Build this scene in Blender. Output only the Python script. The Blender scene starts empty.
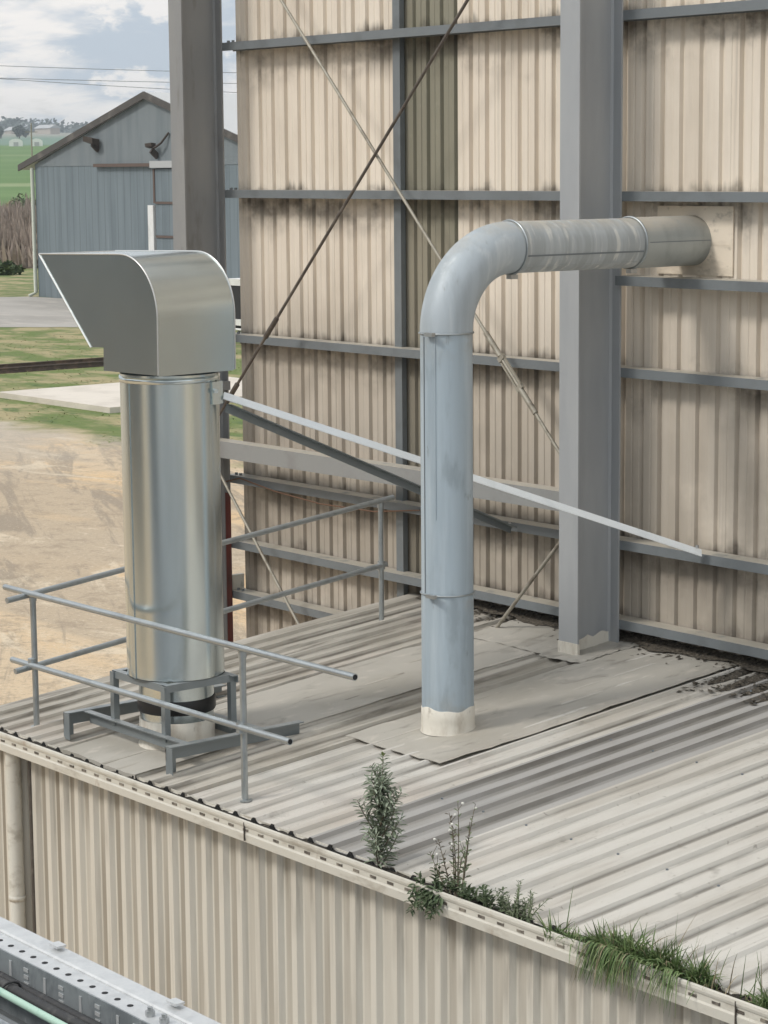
import bpy, bmesh, math, random
import numpy as np
from mathutils import Vector, Matrix
random.seed(7)
R_ = math.radians
scene = bpy.context.scene
COL = scene.collection

# ------------------------------------------------------------------ node helpers
class NT:
    def __init__(s, nt): s.nt = nt
    def n(s, t, **k):
        x = s.nt.nodes.new(t)
        for a, b in k.items(): setattr(x, a, b)
        return x
    def link(s, a, b): s.nt.links.new(a, b)
    def put(s, sock, v):
        if isinstance(v, bpy.types.NodeSocket): s.link(v, sock)
        elif isinstance(v, (tuple, list)) and len(v) == 3 and sock.type == 'RGBA': sock.default_value = (*v, 1)
        else: sock.default_value = v
    def math(s, op, a, b=0.0, c=0.0, clamp=False):
        x = s.n('ShaderNodeMath', operation=op, use_clamp=clamp)
        s.put(x.inputs[0], a); s.put(x.inputs[1], b); s.put(x.inputs[2], c)
        return x.outputs[0]
    def vmul(s, v, k):
        x = s.n('ShaderNodeVectorMath', operation='MULTIPLY'); s.put(x.inputs[0], v); s.put(x.inputs[1], k); return x.outputs[0]
    def noise(s, v, scale=1, detail=4, rough=.55, dist=0.0):
        x = s.n('ShaderNodeTexNoise'); s.put(x.inputs['Vector'], v)
        x.inputs['Scale'].default_value = scale; x.inputs['Detail'].default_value = detail
        x.inputs['Roughness'].default_value = rough; x.inputs['Distortion'].default_value = dist
        return x.outputs['Fac']
    def rng(s, v, lo, hi, a=0.0, b=1.0):
        x = s.n('ShaderNodeMapRange', clamp=True, interpolation_type='SMOOTHSTEP')
        s.put(x.inputs[0], v); x.inputs[1].default_value = lo; x.inputs[2].default_value = hi
        x.inputs[3].default_value = a; x.inputs[4].default_value = b
        return x.outputs[0]
    def mix(s, f, a, b, blend='MIX'):
        x = s.n('ShaderNodeMix', data_type='RGBA', blend_type=blend, clamp_factor=True)
        s.put(x.inputs[0], f); s.put(x.inputs[6], a); s.put(x.inputs[7], b)
        return x.outputs[2]
    def ramp(s, f, stops, interp='LINEAR'):
        x = s.n('ShaderNodeValToRGB'); cr = x.color_ramp; cr.interpolation = interp
        while len(cr.elements) < len(stops): cr.elements.new(0.5)
        for e, (p, c) in zip(cr.elements, stops):
            e.position = p; e.color = (c, c, c, 1) if not isinstance(c, (tuple, list)) else (*c, 1)
        s.put(x.inputs[0], f); return x.outputs[0]

MATS = {}
def mat(name, base, layers=(), rough=.6, metal=0.0, bump=0.0, bscale=60., rvar=0.0, spec=.5, extra=None, bmap=(1, 1, 1), bd=4):
    """base colour plus weathering layers: dict(c, s=stretch, lo, hi, a, up, zr)"""
    m = bpy.data.materials.new(name); m.use_nodes = True
    T = NT(m.node_tree); bs = m.node_tree.nodes['Principled BSDF']
    geo = T.n('ShaderNodeNewGeometry'); P = geo.outputs['Position']
    sp = T.n('ShaderNodeSeparateXYZ'); T.link(P, sp.inputs[0])
    sn = T.n('ShaderNodeSeparateXYZ'); T.link(geo.outputs['True Normal'], sn.inputs[0])
    c = base
    for L in layers:
        f = T.noise(T.vmul(P, L.get('s', (1, 1, 1))), 1, L.get('d', 5), L.get('r', .6), L.get('w', 0.0))
        f = T.rng(f, L.get('lo', .45), L.get('hi', .65))
        if 'zr' in L:
            z0, z1, st, amp = L['zr']
            j = T.noise(T.vmul(P, L.get('zs', (9, 9, .3))), 1, 3)
            z = T.math('ADD', sp.outputs[2], T.math('MULTIPLY', T.math('SUBTRACT', j, .5), amp))
            zz = T.math('DIVIDE', T.math('SUBTRACT', z, z0), z1 - z0)
            f = T.math('MULTIPLY', f, T.ramp(zz, [((a - z0) / (z1 - z0), b) for a, b in st]))
        if 'up' in L: f = T.math('MULTIPLY', f, T.rng(sn.outputs[2], *L['up']))
        f = T.math('MULTIPLY', f, L.get('a', 1.0))
        c = T.mix(f, c, L['c'])
    if extra: c = extra(T, c, P, sp)
    T.put(bs.inputs['Base Color'], c)
    bs.inputs['Metallic'].default_value = metal
    bs.inputs['Specular IOR Level'].default_value = spec
    if rvar:
        T.put(bs.inputs['Roughness'], T.rng(T.noise(T.vmul(P, bmap), 3, 4), .3, .7, max(.03, rough - rvar), rough + rvar))
    else: bs.inputs['Roughness'].default_value = rough
    if bump:
        b = T.n('ShaderNodeBump'); b.inputs['Strength'].default_value = bump; b.inputs['Distance'].default_value = .01
        T.put(b.inputs['Height'], T.noise(T.vmul(P, bmap), bscale, bd)); T.link(b.outputs[0], bs.inputs['Normal'])
    MATS[name] = m
    return m

# ------------------------------------------------------------------ mesh helpers
WL = {}
class MB:
    def __init__(s): s.v = []; s.f = []; s.m = []; s.s = []
    def add(s, vs, fs, m=0, smooth=False):
        o = len(s.v); s.v.extend([tuple(x) for x in vs])
        for f in fs: s.f.append(tuple(i + o for i in f)); s.m.append(m); s.s.append(smooth)
        return s
    def box(s, x0, x1, y0, y1, z0, z1, m=0):
        return s.add([(x0, y0, z0), (x1, y0, z0), (x1, y1, z0), (x0, y1, z0), (x0, y0, z1), (x1, y0, z1), (x1, y1, z1), (x0, y1, z1)],
                     [(3, 2, 1, 0), (4, 5, 6, 7), (0, 1, 5, 4), (1, 2, 6, 5), (2, 3, 7, 6), (3, 0, 4, 7)], m)
    def sweep(s, p, q, sec, up=(0, 0, 1), m=0):
        """extrude the closed 2D section (side, up) from p to q"""
        p = Vector(p); q = Vector(q); d = (q - p).normalized(); u = Vector(up)
        side = d.cross(u).normalized(); u = side.cross(d).normalized(); n = len(sec)
        vs = [p + side * a + u * b for a, b in sec] + [q + side * a + u * b for a, b in sec]
        fs = [(i, (i + 1) % n, n + (i + 1) % n, n + i) for i in range(n)] + [tuple(range(n - 1, -1, -1)), tuple(range(n, 2 * n))]
        return s.add(vs, fs, m)
    def bar(s, p, q, w, h, up=(0, 0, 1), m=0):
        return s.sweep(p, q, [(-w / 2, -h / 2), (w / 2, -h / 2), (w / 2, h / 2), (-w / 2, h / 2)], up, m)
    def angle(s, p, q, w, h, t=.005, up=(0, 0, 1), flip=1, m=0):
        """an L section: flat leg on top (w), hanging leg (h)"""
        f = flip
        return s.sweep(p, q, [(0, 0), (f * w, 0), (f * w, -t), (f * t, -t), (f * t, -h), (0, -h)], up, m)
    def tube(s, pts, r, n=10, m=0, caps=True, smooth=True):
        pts = [Vector(p) for p in pts]; k = len(pts); rs = r if isinstance(r, (list, tuple)) else [r] * k
        ref = None; o = []
        for i, p in enumerate(pts):
            d = (pts[min(i + 1, k - 1)] - pts[max(i - 1, 0)]).normalized()
            if ref is None: ref = d.orthogonal().normalized()
            ref = (ref - d * ref.dot(d)).normalized(); b = d.cross(ref)
            for j in range(n):
                a = 2 * math.pi * j / n; o.append(p + (ref * math.cos(a) + b * math.sin(a)) * rs[i])
        fs = [(i * n + j, i * n + (j + 1) % n, (i + 1) * n + (j + 1) % n, (i + 1) * n + j) for i in range(k - 1) for j in range(n)]
        s.add(o, fs, m, smooth)
        if caps: s.add(o[:n], [tuple(range(n - 1, -1, -1))], m); s.add(o[-n:], [tuple(range(n))], m)
        return s
    def lathe(s, c, prof, n=32, m=0, smooth=True, wob=0.0, close=False):
        ph = random.random() * 6; vs = []
        for r, z in prof:
            for j in range(n):
                a = 2 * math.pi * j / n + .13; k = 1 + wob * (math.sin(3 * a + ph) * .5 + math.sin(7 * a + 2 * ph) * .35 + random.uniform(-.3, .3))
                vs.append((c[0] + r * k * math.cos(a), c[1] + r * k * math.sin(a), z))
        K = len(prof)
        fs = [(i * n + j, i * n + (j + 1) % n, (i + 1) * n + (j + 1) % n, (i + 1) * n + j) for i in range(K - 1) for j in range(n)]
        s.add(vs, fs, m, smooth)
        if close: s.add(vs[:n], [tuple(range(n - 1, -1, -1))], m); s.add(vs[-n:], [tuple(range(n))], m)
        return s
    def prism(s, poly, axis, a0, a1, m=0):
        """closed polygon of 2D points extruded along axis (0 x, 1 y, 2 z)"""
        def P(u, v, w):
            return (w, u, v) if axis == 0 else (u, w, v) if axis == 1 else (u, v, w)
        n = len(poly); vs = [P(u, v, a0) for u, v in poly] + [P(u, v, a1) for u, v in poly]
        return s.add(vs, [(i, (i + 1) % n, n + (i + 1) % n, n + i) for i in range(n)] + [tuple(range(n - 1, -1, -1)), tuple(range(n, 2 * n))], m)
    def leaf(s, p, d, L, w, droop=.2, m=0, nrm=None):
        p = Vector(p); d = Vector(d).normalized(); sd = d.cross(Vector(nrm) if nrm else Vector((0, 0, 1)))
        if sd.length < .05: sd = Vector((1, 0, 0))
        sd.normalize(); dn = Vector((0, 0, -1))
        a = p + d * L * .4 + dn * L * droop * .15; b = p + d * L * .75 + dn * L * droop * .5; e = p + d * L + dn * L * droop
        up = sd.cross(d) * w * .22
        vs = [p, a + sd * w / 2 + up, a - up * .4, a - sd * w / 2 + up, b + sd * w * .36 + up, b - up * .3, b - sd * w * .36 + up, e]
        return s.add(vs, [(0, 1, 2), (0, 2, 3), (1, 4, 5, 2), (2, 5, 6, 3), (4, 7, 5), (5, 7, 6)], m)
    def blade(s, pts, w, m=0):
        """a grass blade: ribbon along pts narrowing to its tip"""
        pts = [Vector(p) for p in pts]; k = len(pts); vs = []
        sd = Vector((random.uniform(-1, 1), random.uniform(-1, 1), .2)).normalized()
        for i, p in enumerate(pts):
            ww = w * (1 - (i / (k - 1)) ** 1.5) * .5 + .0006
            vs += [p - sd * ww, p + sd * ww]
        return s.add(vs, [(2 * i, 2 * i + 1, 2 * i + 3, 2 * i + 2) for i in range(k - 1)], m)
    def build(s, name, mats, parent=None, loc=None):
        if not isinstance(mats, (list, tuple)): mats = [mats]
        if parent is not None: org = WL[parent.name]
        elif loc is not None: org = Vector(loc)
        else:
            A = np.array(s.v); lo = A.min(0); hi = A.max(0); org = Vector(((lo[0] + hi[0]) / 2, (lo[1] + hi[1]) / 2, lo[2]))
        me = bpy.data.meshes.new(name)
        me.from_pydata([(x - org.x, y - org.y, z - org.z) for x, y, z in s.v], [], s.f)
        for m in mats: me.materials.append(MATS[m])
        me.polygons.foreach_set('material_index', s.m); me.polygons.foreach_set('use_smooth', s.s)
        me.update()
        o = bpy.data.objects.new(name, me); COL.objects.link(o)
        if parent is not None: o.parent = parent
        else: o.location = org
        WL[o.name] = org.copy()
        return o

def tag(o, label=None, cat=None, group=None, kind=None):
    for k, v in (('label', label), ('category', cat), ('group', group), ('kind', kind)):
        if v: o[k] = v
    return o
def thing(name, label, cat, loc, group=None):
    o = bpy.data.objects.new(name, None); o.location = loc; o.empty_display_size = .2; COL.objects.link(o)
    WL[o.name] = Vector(loc); return tag(o, label, cat, group)
def hood_fit(mb):          # the hood sits turned a few degrees on the stack
    mb.v = [(-12.41 + (x + 12.41) * .93, y, z) for x, y, z in mb.v]
    return rot_z(mb, (-12.41, 8.222), 4)
def rot_z(mb, c, deg):
    ca, sa = math.cos(R_(deg)), math.sin(R_(deg))
    mb.v = [(c[0] + (x - c[0]) * ca - (y - c[1]) * sa, c[1] + (x - c[0]) * sa + (y - c[1]) * ca, z) for x, y, z in mb.v]
    return mb

# ------------------------------------------------------------------ measured layout (metres; camera stands at the origin, ground 7 m below)
G = -7.0
YW = 12.20                      # inner face of the tall wall
def rz(y): return -3.568 + .08863 * (y - 12.2)      # lean-to roof surface
GIRTS = (3.63, 2.333, 1.03, -.262, -1.548, -2.835, -3.437, -3.905, -5.2)
def terrain(r):
    if r < 380: return G
    if r < 1200: return G + (r - 380) / 820 * 22.0
    if r < 2600: return 15.0 + (r - 1200) / 1400 * 24
    return 39.0 + (r - 2600) / 1400 * 8
def bear(px, d):                # a point on the ground at a bearing and a distance
    a = R_(150.2 - .0245 * px); return Vector((d * math.cos(a), d * math.sin(a), terrain(d)))

# ------------------------------------------------------------------ materials
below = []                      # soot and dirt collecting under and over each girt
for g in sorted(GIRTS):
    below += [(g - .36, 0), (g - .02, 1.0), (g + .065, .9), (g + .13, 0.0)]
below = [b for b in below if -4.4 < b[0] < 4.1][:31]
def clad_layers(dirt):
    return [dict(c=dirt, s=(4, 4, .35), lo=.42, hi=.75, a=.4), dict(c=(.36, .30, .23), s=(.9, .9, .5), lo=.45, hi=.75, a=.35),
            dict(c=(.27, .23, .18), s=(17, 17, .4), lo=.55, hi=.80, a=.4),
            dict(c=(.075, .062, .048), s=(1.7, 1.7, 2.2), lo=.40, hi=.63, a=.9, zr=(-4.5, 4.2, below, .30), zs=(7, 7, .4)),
            dict(c=(.19, .165, .135), s=(1, 1, 1.), lo=.15, hi=.55, a=.74, zr=(-7.2, 4.2, [(-7.0, 1), (-3.0, .85), (-1.6, .55), (-.9, 0), (4, 0)], .8))]  # lower wall darker: dirt, plus dimmer light painted into the colour
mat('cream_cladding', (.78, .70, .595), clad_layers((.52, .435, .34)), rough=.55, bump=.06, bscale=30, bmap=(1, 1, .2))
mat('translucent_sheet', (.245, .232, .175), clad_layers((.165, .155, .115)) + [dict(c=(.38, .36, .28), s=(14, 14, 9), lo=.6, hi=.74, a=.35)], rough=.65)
mat('plate_cream', (.78, .685, .56), [dict(c=(.42, .36, .28), s=(2, 2, 5), lo=.45, hi=.7, a=.7), dict(c=(.2, .17, .13), s=(9, 9, 14), lo=.55, hi=.75, a=.6)], rough=.6)
def pan_darken(T, c, P, sp):        # darker colour in the pans between the ribs, stronger towards the left
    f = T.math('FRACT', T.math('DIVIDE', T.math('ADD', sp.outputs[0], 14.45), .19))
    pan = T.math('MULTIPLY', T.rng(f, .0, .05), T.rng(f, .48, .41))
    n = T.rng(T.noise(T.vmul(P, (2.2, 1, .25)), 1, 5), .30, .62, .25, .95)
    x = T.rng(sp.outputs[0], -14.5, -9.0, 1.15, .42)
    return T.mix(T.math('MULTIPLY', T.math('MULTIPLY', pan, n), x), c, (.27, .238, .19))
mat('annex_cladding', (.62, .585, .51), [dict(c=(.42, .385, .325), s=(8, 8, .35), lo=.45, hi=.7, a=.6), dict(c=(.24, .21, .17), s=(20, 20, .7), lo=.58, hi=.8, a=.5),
    dict(c=(.20, .175, .14), s=(12, 12, 1.2), lo=.45, hi=.7, a=.8, zr=(-7.2, -4., [(-7, .2), (-4.6, 0), (-4.15, .9), (-4.0, 1)], .5))], rough=.5, bump=.04, bscale=30, extra=pan_darken)
mat('cream_trim', (.60, .575, .505), [dict(c=(.33, .29, .23), s=(4, 9, 9), lo=.5, hi=.72, a=.65), dict(c=(.30, .20, .12), s=(10, 10, 5), lo=.62, hi=.75, a=.4)], rough=.5)
def valley(k, fa=.46, fb=.50, fc=.60, nmin=0.0):
    def ex(T, c, P, sp):               # grime lying along the feet of the ribs, unevenly
        f = T.math('FRACT', T.math('DIVIDE', T.math('ADD', sp.outputs[0], 14.53), .19))
        foot = T.math('MAXIMUM', T.math('MULTIPLY', T.rng(f, fa - .06, fa), T.rng(f, fc, fb)), T.math('MULTIPLY', T.math('MULTIPLY', T.rng(f, .05, .10), T.rng(f, .16, .12)), .5))
        n = T.rng(T.noise(T.vmul(P, (5.3, .55, 1)), 1, 6, .65), .40, .62, nmin, 1.0)
        m = T.rng(T.noise(T.vmul(P, (.5, .3, 1)), 1, 3), .35, .6, .3, 1.0)
        c = T.mix(T.math('MULTIPLY', T.math('MULTIPLY', T.math('MULTIPLY', foot, n), m), k), c, (.10, .088, .07))
        sp_ = T.rng(T.noise(P, 26, 3, .6), .66, .74, 0, .6)
        return T.mix(sp_, c, (.24, .215, .18))
    return ex
ROOFD = [dict(c=(.42, .385, .33), s=(2.4, .5, 1), lo=.4, hi=.7, a=.75), dict(c=(.27, .245, .21), s=(14, 1.2, 1), lo=.55, hi=.78, a=.7),
         dict(c=(.17, .155, .13), s=(5, 5, 5), lo=.62, hi=.76, a=.5), dict(c=(.55, .46, .40), s=(.7, .7, 1), lo=.5, hi=.7, a=.3)]
mat('roof_pale', (.60, .578, .53), ROOFD, rough=.55, bump=.05, bscale=40, extra=valley(.8))
mat('roof_grey', (.385, .375, .36), [dict(c=(.29, .275, .25), s=(6, .5, 1), lo=.4, hi=.7, a=.7), dict(c=(.5, .48, .44), s=(3, 1, 1), lo=.5, hi=.75, a=.4)], rough=.6, extra=valley(.8, .38, .56, .66, .55))
mat('roof_dirty', (.50, .468, .41), [dict(c=(.33, .30, .25), s=(3.4, .8, 1), lo=.38, hi=.66, a=.85), dict(c=(.16, .145, .12), s=(13, 1.1, 1), lo=.52, hi=.7, a=.85),
    dict(c=(.55, .46, .40), s=(.7, .7, 1), lo=.5, hi=.7, a=.3)], rough=.65, bump=.06, bscale=40, extra=valley(.95))
mat('flashing', (.44, .415, .365), [dict(c=(.36, .335, .285), s=(1.7, 1., 1), lo=.42, hi=.66, a=.8), dict(c=(.24, .22, .19), s=(6, 2.2, 1), lo=.56, hi=.74, a=.75, w=1.),
    dict(c=(.60, .55, .48), s=(9, 4, 1), lo=.56, hi=.72, a=.5), dict(c=(.14, .125, .10), s=(22, 12, 1), lo=.68, hi=.78, a=.7)], rough=.7, bump=.12, bscale=14)
mat('black_foam', (.012, .012, .012), rough=.9)
mat('silt', (.03, .026, .02), [dict(c=(.09, .075, .055), s=(30, 30, 30), lo=.5, hi=.7)], rough=.95, bump=.6, bscale=50)
mat('leaf_litter', (.085, .072, .055), [dict(c=(.19, .165, .13), s=(60, 60, 60), lo=.5, hi=.68), dict(c=(.02, .018, .015), s=(34, 34, 34), lo=.5, hi=.65)], rough=.95, bump=.8, bscale=60)
DUST = dict(c=(.50, .46, .385), s=(6, 6, 6), lo=.2, hi=.5, a=.85, up=(.5, .9))
mat('steel_paint', (.365, .378, .388), [dict(c=(.285, .30, .318), s=(3, 3, .6), lo=.4, hi=.7, a=.6), dict(c=(.35, .34, .29), s=(5, 5, 3), lo=.64, hi=.74, a=.4)], rough=.45, bump=.04, bscale=25)
mat('steel_dark', (.245, .25, .252), [dict(c=(.30, .298, .288), s=(3, 3, .6), lo=.4, hi=.7, a=.6), dict(c=(.16, .15, .14), s=(8, 8, 2), lo=.55, hi=.7, a=.5)], rough=.5)
mat('girt_paint', (.172, .19, .20), [dict(c=(.12, .13, .135), s=(3, 3, 3), lo=.45, hi=.7, a=.6), DUST], rough=.5)
mat('strut_paint', (.27, .275, .27), [dict(c=(.21, .205, .20), s=(3, 3, 3), lo=.45, hi=.7, a=.6), DUST], rough=.55)
mat('red_primer', (.16, .045, .035), [dict(c=(.09, .04, .035), s=(6, 6, 2), lo=.4, hi=.7)], rough=.6)
mat('rod_dark', (.105, .09, .078), [dict(c=(.17, .15, .13), s=(9, 9, 9), lo=.45, hi=.7)], rough=.55, metal=.3)
mat('rod_pale', (.36, .335, .28), [dict(c=(.22, .19, .15), s=(9, 9, 9), lo=.5, hi=.7)], rough=.55, metal=.3)
def spangle(k):
    def ex(T, c, P, sp):
        v = T.n('ShaderNodeTexVoronoi'); v.inputs['Scale'].default_value = k; T.put(v.inputs['Vector'], P)
        bw = T.n('ShaderNodeRGBToBW'); T.link(v.outputs['Color'], bw.inputs[0])
        return T.mix(T.rng(bw.outputs[0], .2, .8, 0, .22), c, (.5, .53, .54))
    return ex
mat('galv_sheet', (.70, .765, .775), [dict(c=(.52, .56, .565), s=(5, 5, .5), lo=.4, hi=.7, a=.5), dict(c=(.82, .85, .85), s=(10, 10, 3), lo=.6, hi=.75, a=.3)], rough=.23, metal=1., bump=.25, bscale=5, bmap=(1, 1, .12), bd=1)
mat('galv_hood', (.62, .685, .69), [dict(c=(.54, .58, .58), s=(2, 2, 2), lo=.2, hi=.8, a=.6, d=2)], rough=.27, metal=1., bump=.35, bscale=2.6, bd=0)
mat('galv_edge', (.66, .67, .66), rough=.4, metal=.9)
mat('galv_tube', (.41, .44, .45), [dict(c=(.29, .31, .32), s=(8, 8, 8), lo=.45, hi=.7, a=.6)], rough=.42, metal=.75, rvar=.06)
mat('galv_new', (.86, .90, .92), [dict(c=(.70, .75, .77), s=(5, 5, 5), lo=.5, hi=.7, a=.4)], rough=.35, metal=.2)
mat('galv_tray', (.63, .64, .64), [dict(c=(.50, .51, .515), s=(22, 22, 22), lo=.42, hi=.68, a=.7)], rough=.45, metal=.45, extra=spangle(120))
mat('galv_old', (.33, .36, .375), [dict(c=(.21, .23, .245), s=(16, 16, 10), lo=.42, hi=.66, a=.85), dict(c=(.52, .54, .55), s=(40, 40, 14), lo=.58, hi=.72, a=.5)], rough=.5, metal=.45)
mat('stand_steel', (.235, .262, .272), [dict(c=(.28, .30, .31), s=(7, 7, 7), lo=.5, hi=.7, a=.5), dict(c=(.46, .47, .46), s=(9, 9, 9), lo=.3, hi=.6, a=.6, up=(.6, .95))], rough=.45, metal=.35)
mat('duct_paint', (.395, .47, .525), [dict(c=(.325, .39, .44), s=(9, 9, .5), lo=.42, hi=.66, a=.85), dict(c=(.24, .285, .315), s=(5, 5, 1.6), lo=.54, hi=.70, a=.6), dict(c=(.51, .575, .615), s=(7, 7, .6), lo=.5, hi=.72, a=.55),
    dict(c=(.16, .165, .165), s=(13, 13, 4), lo=.64, hi=.73, a=.65), dict(c=(.33, .31, .27), s=(7, 7, 7), lo=.4, hi=.7, a=.7, zr=(-4.2, -.5, [(-4.2, 1), (-3.6, .8), (-3.45, 0), (-2.95, 0), (-2.86, .7), (-2.83, 0), (-1.3, 0), (-1.1, .7), (-.9, 0)], .1))], rough=.45, metal=.08, bump=.12, bscale=6)
mat('duct_elbow', (.42, .47, .505), [dict(c=(.31, .345, .365), s=(6, 7, .8), lo=.42, hi=.68, a=.7), dict(c=(.60, .635, .645), s=(9, 8, .6), lo=.54, hi=.72, a=.6),
    dict(c=(.45, .425, .365), s=(5, 5, 5), lo=.35, hi=.6, a=.55, up=(.5, .98)), dict(c=(.24, .245, .24), s=(16, 16, 7), lo=.62, hi=.74, a=.5)], rough=.5, metal=.08, bump=.1, bscale=5)
mat('duct_weathered', (.43, .465, .48), [dict(c=(.35, .375, .385), s=(6, 16, .7), lo=.42, hi=.60, a=.85), dict(c=(.66, .665, .63), s=(8, 19, .8), lo=.53, hi=.64, a=.75),
    dict(c=(.44, .405, .34), s=(4, 9, 5), lo=.3, hi=.6, a=.7, up=(.5, .98))], rough=.5, metal=.08)
mat('duct_dusty', (.40, .425, .415), [dict(c=(.25, .265, .26), s=(5, 5, 2), lo=.45, hi=.7, a=.6), dict(c=(.50, .46, .39), s=(4, 4, 4), lo=.2, hi=.5, a=.85, up=(.2, .9))], rough=.5, metal=.25)
mat('duct_seam', (.20, .225, .245), rough=.5, metal=.3)
mat('sealant', (.70, .665, .585), [dict(c=(.42, .36, .28), s=(7, 7, 3), lo=.45, hi=.7, a=.7), dict(c=(.22, .18, .14), s=(14, 14, 9), lo=.62, hi=.76, a=.6)], rough=.75, bump=.25, bscale=25)
mat('rubber', (.012, .012, .013), rough=.4, bump=.1, bscale=20)
mat('bolt_steel', (.45, .46, .46), rough=.4, metal=.8)
mat('hole_dark', (.02, .021, .023), rough=.9)
mat('slot_dirt', (.10, .085, .07), [dict(c=(.25, .22, .18), s=(9, 9, 9), lo=.45, hi=.6)], rough=.9)
mat('slot_glow', (.62, .60, .55), rough=.7)
mat('cable_black', (.028, .028, .029), [dict(c=(.07, .068, .065), s=(20, 20, 20), lo=.5, hi=.7)], rough=.6)
mat('cable_green', (.42, .60, .50), [dict(c=(.25, .45, .36), s=(18, 18, 18), lo=.5, hi=.7)], rough=.5)
mat('cable_grey', (.13, .14, .145), rough=.6)
mat('cable_rust', (.17, .095, .06), rough=.8)
def ribs(pitch, w, dark):
    def ex(T, c, P, sp):
        f = T.math('FRACT', T.math('DIVIDE', sp.outputs[0], pitch))
        return T.mix(T.math('MULTIPLY', T.math('LESS_THAN', f, w), .65), c, dark)
    return ex
mat('barn_wall', (.175, .212, .232), [dict(c=(.12, .15, .168), s=(1.3, .8, .10), lo=.4, hi=.66, a=.8), dict(c=(.30, .35, .365), s=(1.5, 1.5, .1), lo=.6, hi=.75, a=.4)], rough=.6, extra=ribs(.635, .11, (.10, .125, .14)))
mat('barn_gable', (.185, .21, .222), [dict(c=(.125, .15, .165), s=(1.1, 1.1, .12), lo=.4, hi=.7, a=.7), dict(c=(.33, .34, .335), s=(1., 1., .08), lo=.6, hi=.72, a=.6)], rough=.6)
mat('barn_roof', (.52, .525, .515), [dict(c=(.5, .49, .47), s=(.5, .5, .5), lo=.45, hi=.7, a=.5)], rough=.45)
mat('barn_trim', (.075, .068, .062), [dict(c=(.15, .135, .12), s=(1, 1, 1), lo=.5, hi=.7)], rough=.7)
mat('barn_track', (.115, .08, .065), rough=.7)
mat('white_paint', (.74, .74, .72), [dict(c=(.52, .51, .48), s=(2, 2, 1), lo=.5, hi=.72, a=.6)], rough=.5)
mat('pale_pipe', (.52, .55, .47), rough=.6)
mat('lamp_body', (.055, .042, .035), rough=.6)
mat('dark_load', (.02, .02, .022), rough=.7)
mat('tyre', (.018, .018, .018), rough=.85)
mat('shed_white', (.80, .81, .78), rough=.6)
mat('far_roof', (.42, .43, .43), rough=.6)
mat('far_wall', (.45, .40, .35), rough=.8)
mat('pole_wood', (.30, .27, .21), rough=.9)
mat('wire_metal', (.20, .215, .225), rough=.6)
mat('rail_rust', (.075, .055, .045), [dict(c=(.14, .095, .07), s=(2, 2, 2), lo=.45, hi=.65)], rough=.8)
mat('concrete', (.66, .60, .52), [dict(c=(.50, .45, .38), s=(.6, .6, 1), lo=.42, hi=.66, a=.6), dict(c=(.36, .32, .27), s=(3, 3, 3), lo=.62, hi=.75, a=.5)], rough=.8, bump=.1, bscale=6)
mat('road_gravel', (.40, .375, .34), [dict(c=(.31, .29, .26), s=(.12, .25, 1), lo=.4, hi=.65, a=.8), dict(c=(.50, .46, .41), s=(.5, .9, 1), lo=.5, hi=.7, a=.6)], rough=.95, bump=.3, bscale=3)
mat('shrub_leaf', (.21, .255, .175), [dict(c=(.33, .37, .285), s=(40, 40, 40), lo=.42, hi=.6), dict(c=(.06, .085, .05), s=(25, 25, 25), lo=.52, hi=.66, a=.7)], rough=.6)
mat('shrub_tip', (.19, .24, .09), rough=.6)
mat('weed_leaf', (.115, .15, .08), [dict(c=(.05, .085, .035), s=(30, 30, 30), lo=.45, hi=.6)], rough=.6)
mat('weed_pale', (.21, .25, .15), [dict(c=(.10, .13, .07), s=(30, 30, 30), lo=.45, hi=.6)], rough=.65)
mat('weed_dry', (.17, .145, .10), [dict(c=(.09, .075, .055), s=(30, 30, 30), lo=.45, hi=.6)], rough=.8)
mat('seed_white', (.75, .74, .68), rough=.9)
mat('grass_blade', (.115, .18, .06), [dict(c=(.18, .235, .095), s=(25, 25, 25), lo=.45, hi=.62), dict(c=(.045, .085, .03), s=(18, 18, 18), lo=.52, hi=.66, a=.8)], rough=.6)
mat('grass_dead', (.33, .275, .175), [dict(c=(.20, .16, .10), s=(30, 30, 30), lo=.45, hi=.6)], rough=.8)
mat('turf_blade', (.16, .205, .06), [dict(c=(.31, .265, .135), s=(.34, .55, 1), lo=.42, hi=.58, a=.95), dict(c=(.085, .135, .035), s=(.9, .9, 1), lo=.52, hi=.64, a=.7)], rough=.8)
mat('reed_stalk', (.34, .275, .225), [dict(c=(.20, .16, .125), s=(.12, .12, .4), lo=.42, hi=.6), dict(c=(.36, .30, .245), s=(.3, .3, 1), lo=.55, hi=.7, a=.6)], rough=.9)
mat('bush_leaf', (.06, .095, .032), [dict(c=(.11, .15, .05), s=(.8, .8, .8), lo=.45, hi=.62)], rough=.7)
mat('bush_yellow', (.24, .23, .11), rough=.8)
mat('far_leaf', (.075, .10, .085), [dict(c=(.115, .14, .12), s=(.03, .03, .03), lo=.45, hi=.6), dict(c=(.045, .062, .058), s=(.05, .05, .05), lo=.5, hi=.65, a=.8)], rough=.9)
mat('bark', (.10, .085, .065), rough=.9)

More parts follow.
